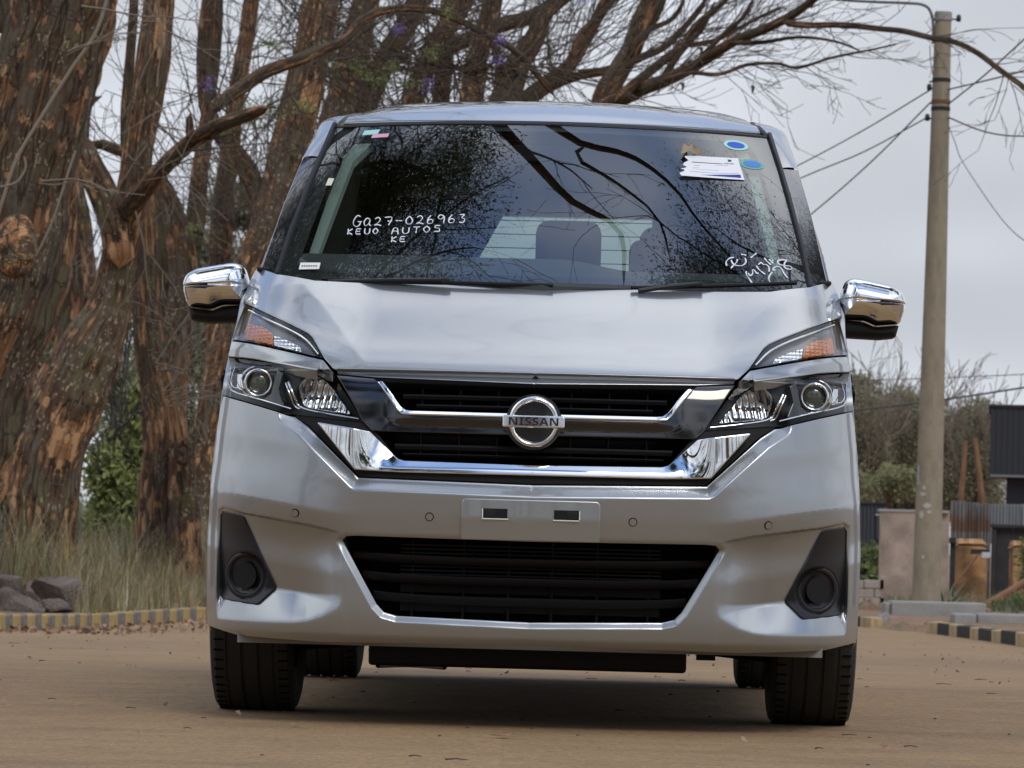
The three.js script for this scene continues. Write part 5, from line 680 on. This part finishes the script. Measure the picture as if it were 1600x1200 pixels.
  const nearLeaf = (label, u, v, D, s, turn) => { const g = lattice(10, 4, (a, b) => V((a - 0.5) * 1.0, 0.05 + 0.22 * (a - 0.35) ** 2 + 0.12 * (b - 0.5) ** 2, (b - 0.5) * 0.7 * Math.sin(Math.PI * clamp(a, 0.03, 0.97)))).scale(s, s, s); const p = at(u, v, D); const m = part('fallen_leaf', g, std([0.27, 0.15, 0.085], 0.85)); m.position.set(p.x, 0.004, -D); m.rotation.y = turn; tag(m, label, 'leaf'); };
  nearLeaf('curled brown leaf lying on the road at the bottom centre', 785, 1155, 10.1, 0.055, 0.4); nearLeaf('reddish leaf on the road in front of the left front tyre', 462, 1139, 10.4, 0.034, 2.2); nearLeaf('crumpled dark leaf on the road below the left tyre, nearest the bottom', 432, 1164, 9.7, 0.022, 1.1); nearLeaf('small dark leaf on the road at the bottom right of centre', 936, 1172, 9.7, 0.016, 1.8);
  const stick = part('stick', new THREE.TubeGeometry(new THREE.CatmullRomCurve3([at(590, 1046, 16), at(640, 1044, 16.2), at(695, 1047, 16)].map((p) => V(p.x, fall(16) + 0.02, p.z))), 12, 0.011, 6), TWIGDARK); tag(stick, 'thin dark stick lying on the road under the van', 'stick');
}

// ------------------------------------------------------------------ right side: pole, lines, walls, gate, buildings
const block = (u0, v0, u1, v1, D, deep, r = 0.01) => { const um = (u0 + u1) / 2, vm = (v0 + v1) / 2, x0 = at(u0, vm, D).x, x1 = at(u1, vm, D).x, y1 = at(um, v0, D).y, y0 = at(um, v1, D).y; const g = new RoundedBoxGeometry(x1 - x0, y1 - y0, deep, 2, Math.min(r, (y1 - y0) / 4)); g.translate((x0 + x1) / 2, (y0 + y1) / 2, -D - deep / 2); const p = g.attributes.position, n = g.attributes.normal, uv = g.attributes.uv; for (let i = 0; i < p.count; i++) uv.setXY(i, (Math.abs(n.getX(i)) > 0.7 ? p.getZ(i) : p.getX(i)) * 0.6, (Math.abs(n.getY(i)) > 0.7 ? p.getZ(i) : p.getY(i)) * 0.6); return g; };
{
  const PD = 63, a = at(1446, 975, PD), b = at(1474, 22, PD), pole = thing('utility_pole', 'tall tapered concrete utility pole with clamps and a lamp arm at its top', 'utility pole');
  const sh = bar(a, b, 0.224, 0.123, 36), uvp = sh.attributes.uv; for (let i = 0; i < uvp.count; i++) uvp.setXY(i, uvp.getX(i) * 1.2, uvp.getY(i) * 6); part('shaft', sh, M.pole, pole);
  const axis = b.clone().sub(a).normalize(), on = (v) => a.clone().lerp(b, (975 - v) / 953), rad = (v) => lerp(0.224, 0.123, (975 - v) / 953);
  part('cap', bar(b.clone().addScaledVector(axis, -0.1), b.clone().addScaledVector(axis, 0.03), 0.14, 0.13, 28), M.concrete, pole);
  for (const v of [62, 126, 160, 171]) part('clamp', bar(on(v + 3), on(v - 3), rad(v) + 0.008, rad(v) + 0.008, 28), v === 160 ? M.rust : M.dark, pole);
  part('lamp_arm', new THREE.TubeGeometry(new THREE.CatmullRomCurve3([[1458, 68], [1458, 40], [1456, 24], [1450, 12], [1440, 7], [1420, 5], [1370, 3], [1320, 0], [1290, -4]].map(([u, v]) => at(u, v, PD)), false, 'centripetal'), 60, 0.022, 8), std([0.11, 0.11, 0.115], 0.6), pole);
  for (const [u, v] of [[1452, 136], [1449, 183], [1498, 28]]) { const p = at(u, v, PD), g = new THREE.LatheGeometry([[0.01, -0.06], [0.04, -0.05], [0.03, -0.03], [0.045, -0.01], [0.03, 0.01], [0.04, 0.03], [0.015, 0.05], [0.001, 0.055]].map(([x, y]) => new THREE.Vector2(x, y)), 16); const ins = part('insulator', g.translate(p.x, p.y, p.z), phys([0.02, 0.017, 0.016], 0.3), pole); const q = on(v); part('bracket', bar(q, V(p.x, p.y - 0.03, p.z), 0.012), M.dark, ins); }
  part('bracket', bar(on(126), at(1452, 128, PD), 0.015), M.rust, pole); part('bracket', bar(at(1453, 161, PD), at(1484, 161, PD - 0.1), 0.016), M.rust, pole);
  const R = rngOf(8); for (const [u, v, w, h] of [[1434, 742, 7, 30], [1440, 772, 12, 7], [1446, 790, 14, 10], [1438, 804, 9, 14], [1450, 800, 8, 6], [1442, 762, 6, 8], [1440, 870, 5, 6]]) { const p = at(u, v, PD), q = on(v), r = rad(v) + 0.003, ang = Math.asin(clamp((p.x - q.x) / r, -0.95, 0.95)), dw = w / 2 / F * PD / r, hh = h / 2 / F * PD; const rag = Array.from({ length: 12 }, () => 0.65 + 0.5 * R()); part('paint_mark', lattice(12, 4, (s, t) => { const e = v === 742 ? 1 : rag[Math.floor(s * 11.9)], an = ang + (s - 0.5) * 2 * dw; return V(q.x + Math.sin(an) * r, p.y + (t - 0.5) * 2 * hh * e * (v === 742 ? 1 : Math.sin(Math.PI * clamp(s, 0.08, 0.92))), q.z + Math.cos(an) * r); }), v === 742 ? std([0.30, 0.31, 0.33], 0.6) : std([0.42, 0.40, 0.36], 0.9), pole); }
  const line = (label, pts, r = 0.012) => { const g = new THREE.TubeGeometry(new THREE.CatmullRomCurve3(pts.map(([u, v, D]) => at(u, v, D)), false, 'centripetal'), 50, r, 6); tag(part('power_line', g, std([0.06, 0.06, 0.065], 0.7)), label, 'cable', 'cables on the utility pole'); };
  line('upper of the two parallel cables from the pole down to the van roof', [[1451, 142, 63], [1350, 203, 67], [1244, 260, 71], [1100, 330, 76]]); line('lower of the two parallel cables from the pole down to the van roof', [[1448, 184, 63], [1350, 237, 67], [1252, 278, 71], [1100, 350, 76]]); line('steep cable from the rusty clamp crossing down behind the windscreen pillar', [[1454, 160, 63], [1360, 254, 67], [1267, 335, 71], [1120, 450, 77]]);
  line('cable rising from the rusty clamp to the top right edge', [[1484, 161, 63], [1540, 116, 60], [1604, 58, 57], [1680, -10, 54]]); line('cable running nearly level from the pole to the right edge', [[1481, 140, 63], [1540, 126, 60], [1604, 109, 57], [1680, 80, 54]]); line('slack cable sagging from the pole to the right edge', [[1481, 183, 63], [1530, 203, 61], [1575, 212, 59], [1630, 212, 57]]); line('thin loose wire dropping from the pole towards the lower right', [[1482, 196, 63], [1492, 222, 62.5], [1500, 245, 62], [1530, 293, 61], [1570, 348, 60], [1604, 378, 59], [1650, 400, 58]], 0.007); line('loose wire hanging straight down along the pole left of its top', [[1453, 70, 63], [1454, 95, 63], [1458, 120, 63]], 0.007);
  line('far dark cable over the bare trees behind the pole', [[1300, 645, 130], [1470, 625, 128], [1610, 604, 126]], 0.03); line('faint upper far cable right of the pole', [[1300, 596, 150], [1480, 590, 150], [1620, 584, 150]], 0.018);
}
{ // concrete wall, block wall, slabs
  const w = thing('concrete_wall', 'pinkish plastered concrete wall slab standing behind the pole', 'wall'); part('panel', block(1375, 800, 1431, 990, 80, 0.35), M.wall, w); part('panel', block(1431.3, 800, 1482, 990, 80.1, 0.35), M.wall, w); part('coping', block(1374, 796.5, 1483, 801, 79.98, 0.4), M.concrete, w);
  const bw = thing('block_wall', 'low unfinished grey block wall left of the concrete wall', 'wall'); for (let r = 0; r < 5; r++) for (let k = 0; k < 4; k++) { const u0 = 1290 + k * 30 - (r % 2) * 14, v0 = 906 + r * 14; part('block', block(u0 + 0.5, v0 + 0.5, Math.min(u0 + 29.5, 1376), v0 + 13.4, 76, 0.25, 0.015), M.blockwall, bw); }
  const s1 = thing('kerb_slab', 'long pale concrete slab lying in front of the pole foot', 'slab'); part('slab', block(1393, 941, 1541, 972, 60.5, 0.8, 0.03), M.concrete, s1); part('slab', block(1382, 941.5, 1392.5, 972, 60.6, 0.5, 0.03), M.concrete, s1);
  const s2 = thing('kerb_slab', 'nearer low concrete slab running to the right edge below the plank', 'slab'); part('slab', block(1490, 959, 1526, 984, 55.4, 0.5, 0.03), M.concrete, s2); part('slab', block(1527, 960, 1660, 986, 55.5, 0.5, 0.03), M.concrete, s2);
  const chunk = (label, u, v, D, w, h, seed) => { const m = rock(label, u, v, D, w, h, seed); m.name = numbered('concrete_lump'); m.userData.category = 'rubble'; delete m.userData.group; m.material = M.concrete; };
  chunk('broken grey kerb lump lying at the end of the far yellow kerb', 1380, 965, 53, 28, 14, 41);
  const mound = (label, u0, u1, v, D, h, seed) => { const a = at(u0, v, D), b = at(u1, v, D), cx = (a.x + b.x) / 2, w = (b.x - a.x) / 2; const g = lattice(60, 24, (s, t) => { const x = (s - 0.5) * 2, z = (t - 0.5) * 2, k = Math.max(0, 1 - x * x - z * z); return V(cx + x * w, fall(D) - 0.06 + (h + 0.06) * k * (0.35 + 1.1 * fbm(x * 4 + seed, z * 4, seed, 4)), -D + z * 1.6); }, (s, t) => [s * 1.5, t]); tag(part('soil_mound', g, landMat), label, 'soil'); };
  mound('spill of red soil between the two kerb ends at the road edge', 1375, 1485, 975, 51, 0.10, 3); mound('red soil heap in front of the low block wall', 1320, 1400, 960, 66, 0.20, 7); mound('red soil heap at the foot of the pole beside the green plant', 1455, 1500, 950, 66, 0.35, 9);
}
function corrugated(u0, v0, u1, v1, D, waves, mat, depth = 0.03) { const a = at(u0, (v0 + v1) / 2, D), b = at(u1, (v0 + v1) / 2, D), y1 = at((u0 + u1) / 2, v0, D).y, y0 = at((u0 + u1) / 2, v1, D).y; return lattice(waves * 8, 8, (s, t) => V(lerp(a.x, b.x, s), lerp(y0, y1, t), -D + depth * Math.sin(s * waves * 6.2832)), (s, t) => [s * (b.x - a.x) * 0.6, t * (y1 - y0) * 0.6]); }
{
  const rusty = std([1, 1, 1], 0.6, { metalness: 0.35, map: texture(256, 256, (u, v) => { const r = ss(0.30, 0.12, v + 0.25 * (fbm(u * 8, v * 6, 5, 4) - 0.5)), s = fbm(u * 30, v * 4, 9, 3); return mix3(mix3([0.15, 0.145, 0.14], [0.26, 0.25, 0.24], s), [0.165, 0.085, 0.045], clamp(0.8 * r + 0.5 * ss(0.55, 0.75, fbm(u * 6, v * 7, 2, 4)), 0, 1)); }) });
  const grey = std([0.27, 0.285, 0.29], 0.5, { metalness: 0.4 });
  const f = thing('iron_sheet_fence', 'weathered corrugated iron sheets with rusty lower edge behind the orange gatepost', 'fence'); [[1484, 1508], [1507, 1527], [1526, 1547]].forEach(([a, b], i) => part('sheet', corrugated(a, 783 + i * 2, b, 960, 84 + (i % 2) * 0.06, 4, rusty), rusty, f));
  const f2 = thing('iron_sheet_fence', 'pale corrugated iron sheets above the dark gate at the right edge', 'fence'); [[1547, 1573], [1572, 1598], [1597, 1640]].forEach(([a, b], i) => part('sheet', corrugated(a, 788, b, 850, 85 + (i % 2) * 0.06, 5, grey), grey, f2));
  const gate = thing('metal_gate', 'dark brown sheet metal gate between the two orange gateposts', 'gate'); for (const [a, b] of [[1556, 1582], [1582.5, 1640]]) part('gate_leaf', block(a, 824, b, 955, 83, 0.05), M.dark, gate); part('gate_frame', block(1549, 818, 1556, 960, 82.9, 0.12), M.dark, gate); part('gate_frame', block(1549, 820, 1640, 825, 82.85, 0.1), M.dark, gate);
  const gp = (label, u0, u1, v0, v1, D) => { const t = thing('gatepost', label, 'gatepost', [0, 0, 0], 0, 'orange stained gateposts'); part('shaft', block(u0, v0 + 12, u1, v1, D, 0.55, 0.04), M.post, t); const um = (u0 + u1) / 2, a = at(u0 - 1, v0 + 12, D), b = at(u1 + 1, v0 + 12, D), yt = at(um, v0, D).y, g = lattice(16, 6, (s, q) => V(lerp(a.x, b.x, s), a.y - 0.01 + (yt - a.y) * Math.min(1, 2.6 * Math.sin(Math.PI * s)) * (q > 0 && q < 1 ? 1 : 0.4), -D + 0.03 - q * 0.62)); part('cap', g, M.post, t); part('cap_face', block(u0, v0 + 6, u1, v0 + 13, D + 0.02, 0.5, 0.04), M.post, t); return t; };
  gp('broad orange stained gatepost with a sloped cap left of the dark gate', 1494, 1542, 841, 965, 81); gp('rounded orange gatepost cut off by the right edge of the picture', 1581, 1612, 844, 965, 81);
  const br = thing('metal_bracket', 'small dark metal hood jutting from the left gatepost', 'bracket'); part('hood', block(1520, 858, 1546, 866, 80.3, 0.4), M.dark, br); part('face', block(1534, 863, 1547, 872, 80.2, 0.1), std([0.45, 0.46, 0.48], 0.6), br);
  const bn = thing('metal_bracket', 'bent strip of dark sheet metal sticking out left of the gatepost', 'bracket'); part('strip', merge([block(1481, 840, 1494, 849, 80.8, 0.1), block(1484, 846, 1492, 960, 80.9, 0.05)]), M.dark, bn);
  const post = (label, u0, v0, u1, v1, D, r, m = M.rust) => tag(part('timber_pole', bar(at(u0, v0, D), at(u1, v1, D), r, r * 0.75, 10), m), label, 'timber pole');
  post('rusty brown timber pole standing left of the taller one above the iron fence', 1500, 800, 1509, 688, 87, 0.065); post('taller rusty brown timber pole leaning left above the iron fence', 1537, 800, 1523, 684, 87, 0.075); post('diagonal brown timber leaning from the slab up to the right edge', 1537, 949, 1640, 886, 70, 0.075, M.wood); post('thin stick leaning against the left gatepost', 1490, 915, 1530, 865, 80, 0.025, M.wood);
  // dark clad buildings
  const clad = std([0.030, 0.032, 0.038], 0.55, { metalness: 0.3 });
  const bl = thing('clad_building', 'black ribbed metal clad upper storey jutting over a narrower base at the right edge', 'building'); part('wall', block(1547, 637, 1700, 744, 150, 8), clad, bl); for (let k = 0; k < 13; k++) part('cladding_rib', block(1548 + k * 9, 638, 1550.5 + k * 9, 743, 149.94, 0.1), clad, bl); part('lower_wall', block(1567, 745, 1700, 800, 151, 6), std([0.02, 0.022, 0.03], 0.6), bl); part('roof_trim', block(1545.5, 633.5, 1702, 637.5, 149.9, 8.4), M.dark, bl); part('sill_trim', block(1547, 743.5, 1700, 747, 149.92, 0.3), std([0.15, 0.15, 0.16], 0.5), bl);
  { const p = at(1547, 690, 150), a = -0.118, q = V(p.x, 0, p.z).applyAxisAngle(V(0, 1, 0), a); bl.position.set(p.x - q.x, 0, p.z - q.z); bl.rotation.y = a; }
  const lb = thing('clad_building', 'small dark blue grey clad cabin beside the van\'s right flank, left of the concrete wall', 'building'); part('wall', block(1270, 786, 1386, 876, 140, 5), std([0.045, 0.052, 0.068], 0.55, { metalness: 0.3 }), lb); for (let k = 0; k < 9; k++) part('cladding_rib', block(1330 + k * 6, 787, 1331.4 + k * 6, 875, 139.94, 0.1), clad, lb); const wn = part('window', block(1369, 806, 1374.5, 843, 139.9, 0.15), GLOSS, lb); part('frame', block(1368, 803, 1376, 806, 139.85, 0.2), M.concrete, wn); part('roof_trim', block(1268, 783.5, 1387.5, 786.5, 139.9, 5.3), M.dark, lb);
  // plant beside the pole
  const pl = thing('palm_seedling', 'spiky green plant growing between the pole and the orange gatepost', 'plant'), R = rngOf(15), g = []; const c = at(1478, 942, 64); for (let i = 0; i < 34; i++) { const a = R() * 6.28, up = 0.25 + 0.75 * R(), l = 0.35 + 0.3 * R(), P = []; for (let k = 0; k <= 5; k++) { const t = k / 5; P.push(V(c.x + Math.cos(a) * l * t * (1.1 - 0.4 * up), c.y - 0.1 + l * (up * 1.3 * t - 0.75 * t * t * (1.1 - up)), c.z + Math.sin(a) * l * t * 0.8)); } g.push(lattice(10, 1, (s, t) => { const cu = P[Math.min(5, Math.round(s * 5))], nx = P[Math.min(5, Math.floor(s * 5) + 1)], ba = P[Math.floor(s * 5)], p = ba.clone().lerp(nx, s * 5 - Math.floor(s * 5)), w = 0.022 * Math.sin(Math.PI * clamp(0.15 + 0.85 * s, 0, 0.99)); return V(p.x - Math.sin(a) * (t - 0.5) * 2 * w, p.y, p.z + Math.cos(a) * (t - 0.5) * 2 * w); })); } part('fronds', merge(g), phys([0.085, 0.14, 0.05], 0.7, { transmission: 0.3, thickness: 0 }), pl);
  leafyTree('leafy_shrub', 'green creeper on the right gatepost at the picture edge', at(1603, 950, 79), [B(1604, 890, 79.5, 12, 34), B(1610, 860, 79.5, 14, 24)], 160, CL.mid, G2, 131, { r: 0, s: [0.3, 0.6], gap: 0.2 });
  leafyTree('leafy_shrub', 'small green weeds growing under the diagonal timber', at(1575, 960, 66), [B(1570, 950, 66, 26, 8), B(1590, 944, 66, 16, 12)], 240, CL.mid, G2, 132, { r: 0, s: [0.25, 0.5], gap: 0.2 });
  leafyTree('leafy_shrub', 'green bush under the dark cabin beside the block wall', at(1350, 930, 110), [B(1340, 890, 110, 40, 26), B(1366, 884, 110, 16, 20)], 700, CL.mid, G2, 133, { r: 0, s: [0.8, 1.4], gap: 0.2 });
  leafyTree('leafy_shrub', 'yellow green hedge top above the dark cabin', at(1380, 800, 150), [B(1350, 748, 150, 34, 20), B(1400, 745, 150, 30, 14), B(1425, 762, 150, 34, 14)], 520, CL.mid, [[0.18, 0.18, 0.08], [0.29, 0.28, 0.13]], 134, { r: 0, s: [0.7, 1.4], gap: 0.36 });
}
// bare trees beyond the right side
[['bare grey tree nearest the van\'s right flank', 1345, 590, 165], ['bare twiggy tree midway between the van and the pole', 1385, 596, 170], ['bare fine branched tree whose crown touches the pole', 1420, 600, 168], ['bare brown tree just right of the pole', 1490, 640, 172], ['bare tree with drooping sprays beside the black building', 1528, 640, 166]].forEach(([label, u, vt, D], i) => {
  const t = thing('bare_tree', label, 'tree', [0, 0, 0], 0, 'bare trees beyond the right side'), base = at(u, 850, D), top = at(u + 6, vt, D), tw = new Twigs(201 + i), h = top.y - base.y;
  part('trunk', limb([base, base.clone().lerp(top, 0.3).add(V(0.3 * Math.sin(i * 3), 0, 0)), base.clone().lerp(top, 0.6)], [0.20, 0.14, 0.07], { radial: 12, step: 0.4, seed: i }), BARK.far, t);
  for (let k = 0; k < 16; k++) { const f = 0.18 + 0.42 * tw.r(), a = tw.r() * 6.28; tw.grow(base.clone().lerp(top, f), V(0.55 * Math.cos(a), 0.9, 0.55 * Math.sin(a)), h * (0.22 + 0.26 * tw.r()), 0.055, 3, { seg: 0.5, wander: 0.17, lift: 0.035, kids: 2, spread: 0.6, min: 0.014 }); } tw.part(TWIGPALE, t, 'branches');
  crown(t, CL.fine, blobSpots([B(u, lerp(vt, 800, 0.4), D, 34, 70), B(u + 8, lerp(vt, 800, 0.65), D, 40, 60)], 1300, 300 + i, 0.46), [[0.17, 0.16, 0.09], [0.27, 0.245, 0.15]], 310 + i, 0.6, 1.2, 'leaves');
});
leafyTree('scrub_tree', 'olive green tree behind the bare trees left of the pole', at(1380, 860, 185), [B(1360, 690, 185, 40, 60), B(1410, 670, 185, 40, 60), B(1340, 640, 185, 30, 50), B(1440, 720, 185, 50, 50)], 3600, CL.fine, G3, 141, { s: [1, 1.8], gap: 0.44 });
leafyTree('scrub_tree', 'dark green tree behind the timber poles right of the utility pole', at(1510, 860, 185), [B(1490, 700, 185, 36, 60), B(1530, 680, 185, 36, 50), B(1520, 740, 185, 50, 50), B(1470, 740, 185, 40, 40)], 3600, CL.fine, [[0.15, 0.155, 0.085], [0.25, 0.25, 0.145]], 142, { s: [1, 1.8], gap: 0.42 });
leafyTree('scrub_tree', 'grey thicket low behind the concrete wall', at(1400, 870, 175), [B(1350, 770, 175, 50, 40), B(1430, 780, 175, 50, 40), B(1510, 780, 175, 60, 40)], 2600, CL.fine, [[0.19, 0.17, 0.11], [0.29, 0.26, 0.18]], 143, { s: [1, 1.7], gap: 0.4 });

// ------------------------------------------------------------------ trees that stand over and behind the viewpoint; the van's glass, paint and chrome mirror them
function bigTree(name, label, limbs, shoots, leaves, seed, colors, group, keep) {
  const t = thing(name, label, 'tree', [0, 0, 0], 0, group); limbs.forEach(([P, r0, r1], i) => part(i ? 'limb' : 'trunk', limb(P.map((p, k) => V(p[0] + (i && k ? 0.35 * (vn(k * 3.1 + seed, i * 7.7) - 0.5) : 0), p[1] + (i && k ? 0.5 * (vn(k * 2.3 + seed, i * 5.1, 3) - 0.5) : 0), p[2] + (i && k ? 0.4 * (vn(k * 4.7 + seed, i * 3.3, 7) - 0.5) : 0))), P.map((_, k) => lerp(r0, r1, k / (P.length - 1))), { radial: 20, step: 0.25, seed: seed + i }), BARK.dark, t));
  const tw = new Twigs(seed); limbs.forEach(([P, r0, r1, own], i) => { if (!i) return; for (let k = 0; k < (own ?? shoots); k++) { const q = tw.r() * (P.length - 1), a = Math.min(P.length - 2, Math.floor(q)); tw.grow(V(...P[a]).lerp(V(...P[a + 1]), q - a), V(tw.r() - 0.5, tw.r() - 0.4, tw.r() - 0.5), 0.9 + 1.3 * tw.r(), 0.026, 3, { ...TW, seg: 0.22, min: 0.0035, spread: 0.8 }); } }); tw.part(TWIGDARK, t, 'branches');
  const R = rngOf(seed + 5), sp = []; for (let i = 0; i < leaves; i++) { const q = tw.tips[Math.floor(R() * tw.tips.length)][0]; if (keep && !keep(q)) continue; if (fbm(q.x * 0.6 + seed, q.y * 0.6, q.z * 0.6, 2) < (seed === 411 ? 0.42 : 0.53)) { if (R() < 0.985) { i -= 0.9; continue; } } for (let k = 0; k < 4; k++) sp.push(V(q.x + (R() + R() - 1) * 0.5, q.y + (R() + R() - 1) * 0.35, q.z + (R() + R() - 1) * 0.5)); } if (leaves) crown(t, CL.small, sp, colors, seed + 6, 0.7, 1.4, 'crown'); return t;
}
const DK = [[0.03, 0.05, 0.012], [0.07, 0.10, 0.03]];
bigTree('roadside_tree', 'leafy tree left of the road whose limbs reach over the van', [[[[-6.2, -0.2, -19.6], [-5.9, 2, -19.4], [-5.4, 5, -19.1], [-4.9, 6.6, -18.8]], 0.42, 0.24], [[[-5.0, 6.2, -18.9], [-3.2, 8.4, -18.9], [-1.4, 9.0, -18.2], [-0.75, 9.1, -17.3], [-0.2, 9.0, -16.5], [0.25, 9.0, -15.95], [0.75, 8.9, -15.4], [1.0, 8.9, -14.6]], 0.10, 0.022, 3], [[[-3.2, 8.4, -18.9], [-1.0, 9.3, -18.0], [0.1, 9.3, -17.05], [0.6, 9.2, -16.9], [1.2, 9.2, -16.85], [1.65, 9.2, -16.65], [2.0, 9.2, -16.2], [2.5, 9.1, -15.6]], 0.06, 0.018, 0], [[[0.55, 9.2, -16.9], [0.46, 9.1, -16.55], [0.9, 9.1, -16.3], [1.25, 9.05, -15.9], [1.45, 9.0, -15.3]], 0.032, 0.012, 0], [[[-5, 6.2, -18.9], [-4.4, 8, -17.4], [-3.2, 8.9, -16.2], [-1.6, 9.3, -15.0]], 0.09, 0.025], [[[-5, 6.4, -18.9], [-5.2, 8.2, -17], [-4.0, 9.2, -16.6], [-2.4, 9.4, -17.4]], 0.09, 0.03], [[[-4.4, 8, -17.4], [-2.8, 8.8, -17.6], [-1.2, 9.2, -16.6]], 0.05, 0.02], [[[-3.2, 8.4, -18.9], [-2.6, 9.2, -19.6], [-1.6, 9.6, -19.4]], 0.05, 0.02]], 17, 1500, 401, DK, null, (q) => q.x < -0.9 && q.y < 11);
bigTree('roadside_tree', 'leafy tree right of the road beyond the van, outside the frame', [[[[8.0, -0.4, -21], [7.7, 3, -20.6], [7.0, 6, -19.6]], 0.34, 0.2], [[[7.1, 5.6, -19.7], [5.4, 7.8, -17.8], [3.9, 8.6, -16.4], [2.4, 9.0, -15.2]], 0.12, 0.02, 12], [[[7.0, 5.8, -19.7], [6.0, 8, -18.2], [4.2, 9.0, -17.2], [3.0, 9.2, -16.4]], 0.10, 0.02, 12], [[[7.0, 5.8, -19.7], [6.6, 8.4, -19], [6.0, 10, -18.4]], 0.10, 0.03, 14]], 18, 2400, 411, DK, null, (q) => q.x > 4.4 || (q.x > 1.5 && q.z > -16.9 + 0.25 * q.x));
bigTree('roadside_tree', 'leafy tree left of the road level with the viewpoint', [[[[-6.2, 0, -4], [-6, 3, -4.2], [-5.4, 5.5, -4.6]], 0.4, 0.25], [[[-5.5, 5, -4.5], [-3.6, 7, -5], [-1.6, 8.4, -6]], 0.16, 0.05], [[[-5.5, 5, -4.5], [-5.6, 8, -3], [-5, 10, -2]], 0.16, 0.05], [[[-5.5, 5, -4.5], [-4.4, 7.4, -2], [-3, 9, 0]], 0.14, 0.05]], 12, 1500, 421, DK);
for (const [i, [x, z, h]] of [[-8, 9, 11], [-6.8, 16, 14], [-7.4, 24, 13], [-6.2, 34, 16], [8.5, 12, 10], [7.6, 20, 14], [8.6, 29, 14], [-2.5, 46, 17], [3.2, 50, 17], [-9.5, 44, 15], [10, 45, 16], [6.5, 60, 19], [-5.5, 62, 20], [-13, 22, 15], [13, 24, 14], [-14, 36, 16], [14.5, 38, 16], [0.5, 70, 20]].entries()) bigTree('avenue_tree', ['stout', 'tall', 'slender', 'leaning', 'bushy'][i % 5] + ' tree ' + (x < 0 ? 'left' : 'right') + ` of the road behind the viewpoint, ${['first', 'second', 'third', 'fourth', 'fifth', 'sixth', 'seventh', 'eighth', 'ninth', 'tenth', 'eleventh', 'twelfth', 'thirteenth', 'fourteenth', 'fifteenth', 'sixteenth', 'seventeenth', 'last'][i]} along it`, [[[[x, -0.2, z], [x + 0.2, h * 0.25, z], [x + 0.1 * (i % 3), h * 0.5, z + 0.3]], 0.26, 0.18], [[[x + 0.1, h * 0.42, z], [x * 0.8, h * 0.65, z + 0.6], [x * 0.6, h * 0.9, z + 0.4]], 0.14, 0.05], [[[x + 0.1, h * 0.45, z], [x * 1.05, h * 0.7, z - 0.8], [x * 1.0, h, z - 1]], 0.15, 0.05]], 9, 900, 430 + i, DK, 'trees behind the viewpoint');
{ const R = rngOf(71), b = [], tw = new Twigs(72); for (let i = 0; i < 46; i++) { const a = lerp(-0.75, 0.75, i / 45) + 0.02 * R(), d = 62 + 40 * R(), x = Math.sin(a) * d, z = Math.cos(a) * d - 8, h = 9 + 9 * R(); tw.tube([V(x, -0.5, z), V(x + 0.3 * R(), h * 0.5, z), V(x + 0.8 * (R() - 0.5), h, z)], 0.22 + 0.1 * R(), 0.07, 7); if (R() < 0.8) b.push([x, h * (0.62 + 0.2 * R()), z, 1.5 + 1.6 * R(), 2.2 + 2.4 * R()]); if (i % 3 === 0) b.push([x + 2, 2.2, z, 3, 2.2]); }
  const t = thing('woodland', 'belt of tall trees and scrub across the road far behind the viewpoint', 'woodland'); t.userData.kind = 'stuff'; tw.part(TWIGDARK, t, 'trunks'); crown(t, CL.fine, blobSpots(b, 9000, 73, 0.4), DK, 74, 1.0, 1.9); }
scene.updateMatrixWorld(true);
renderer.render(scene, camera);
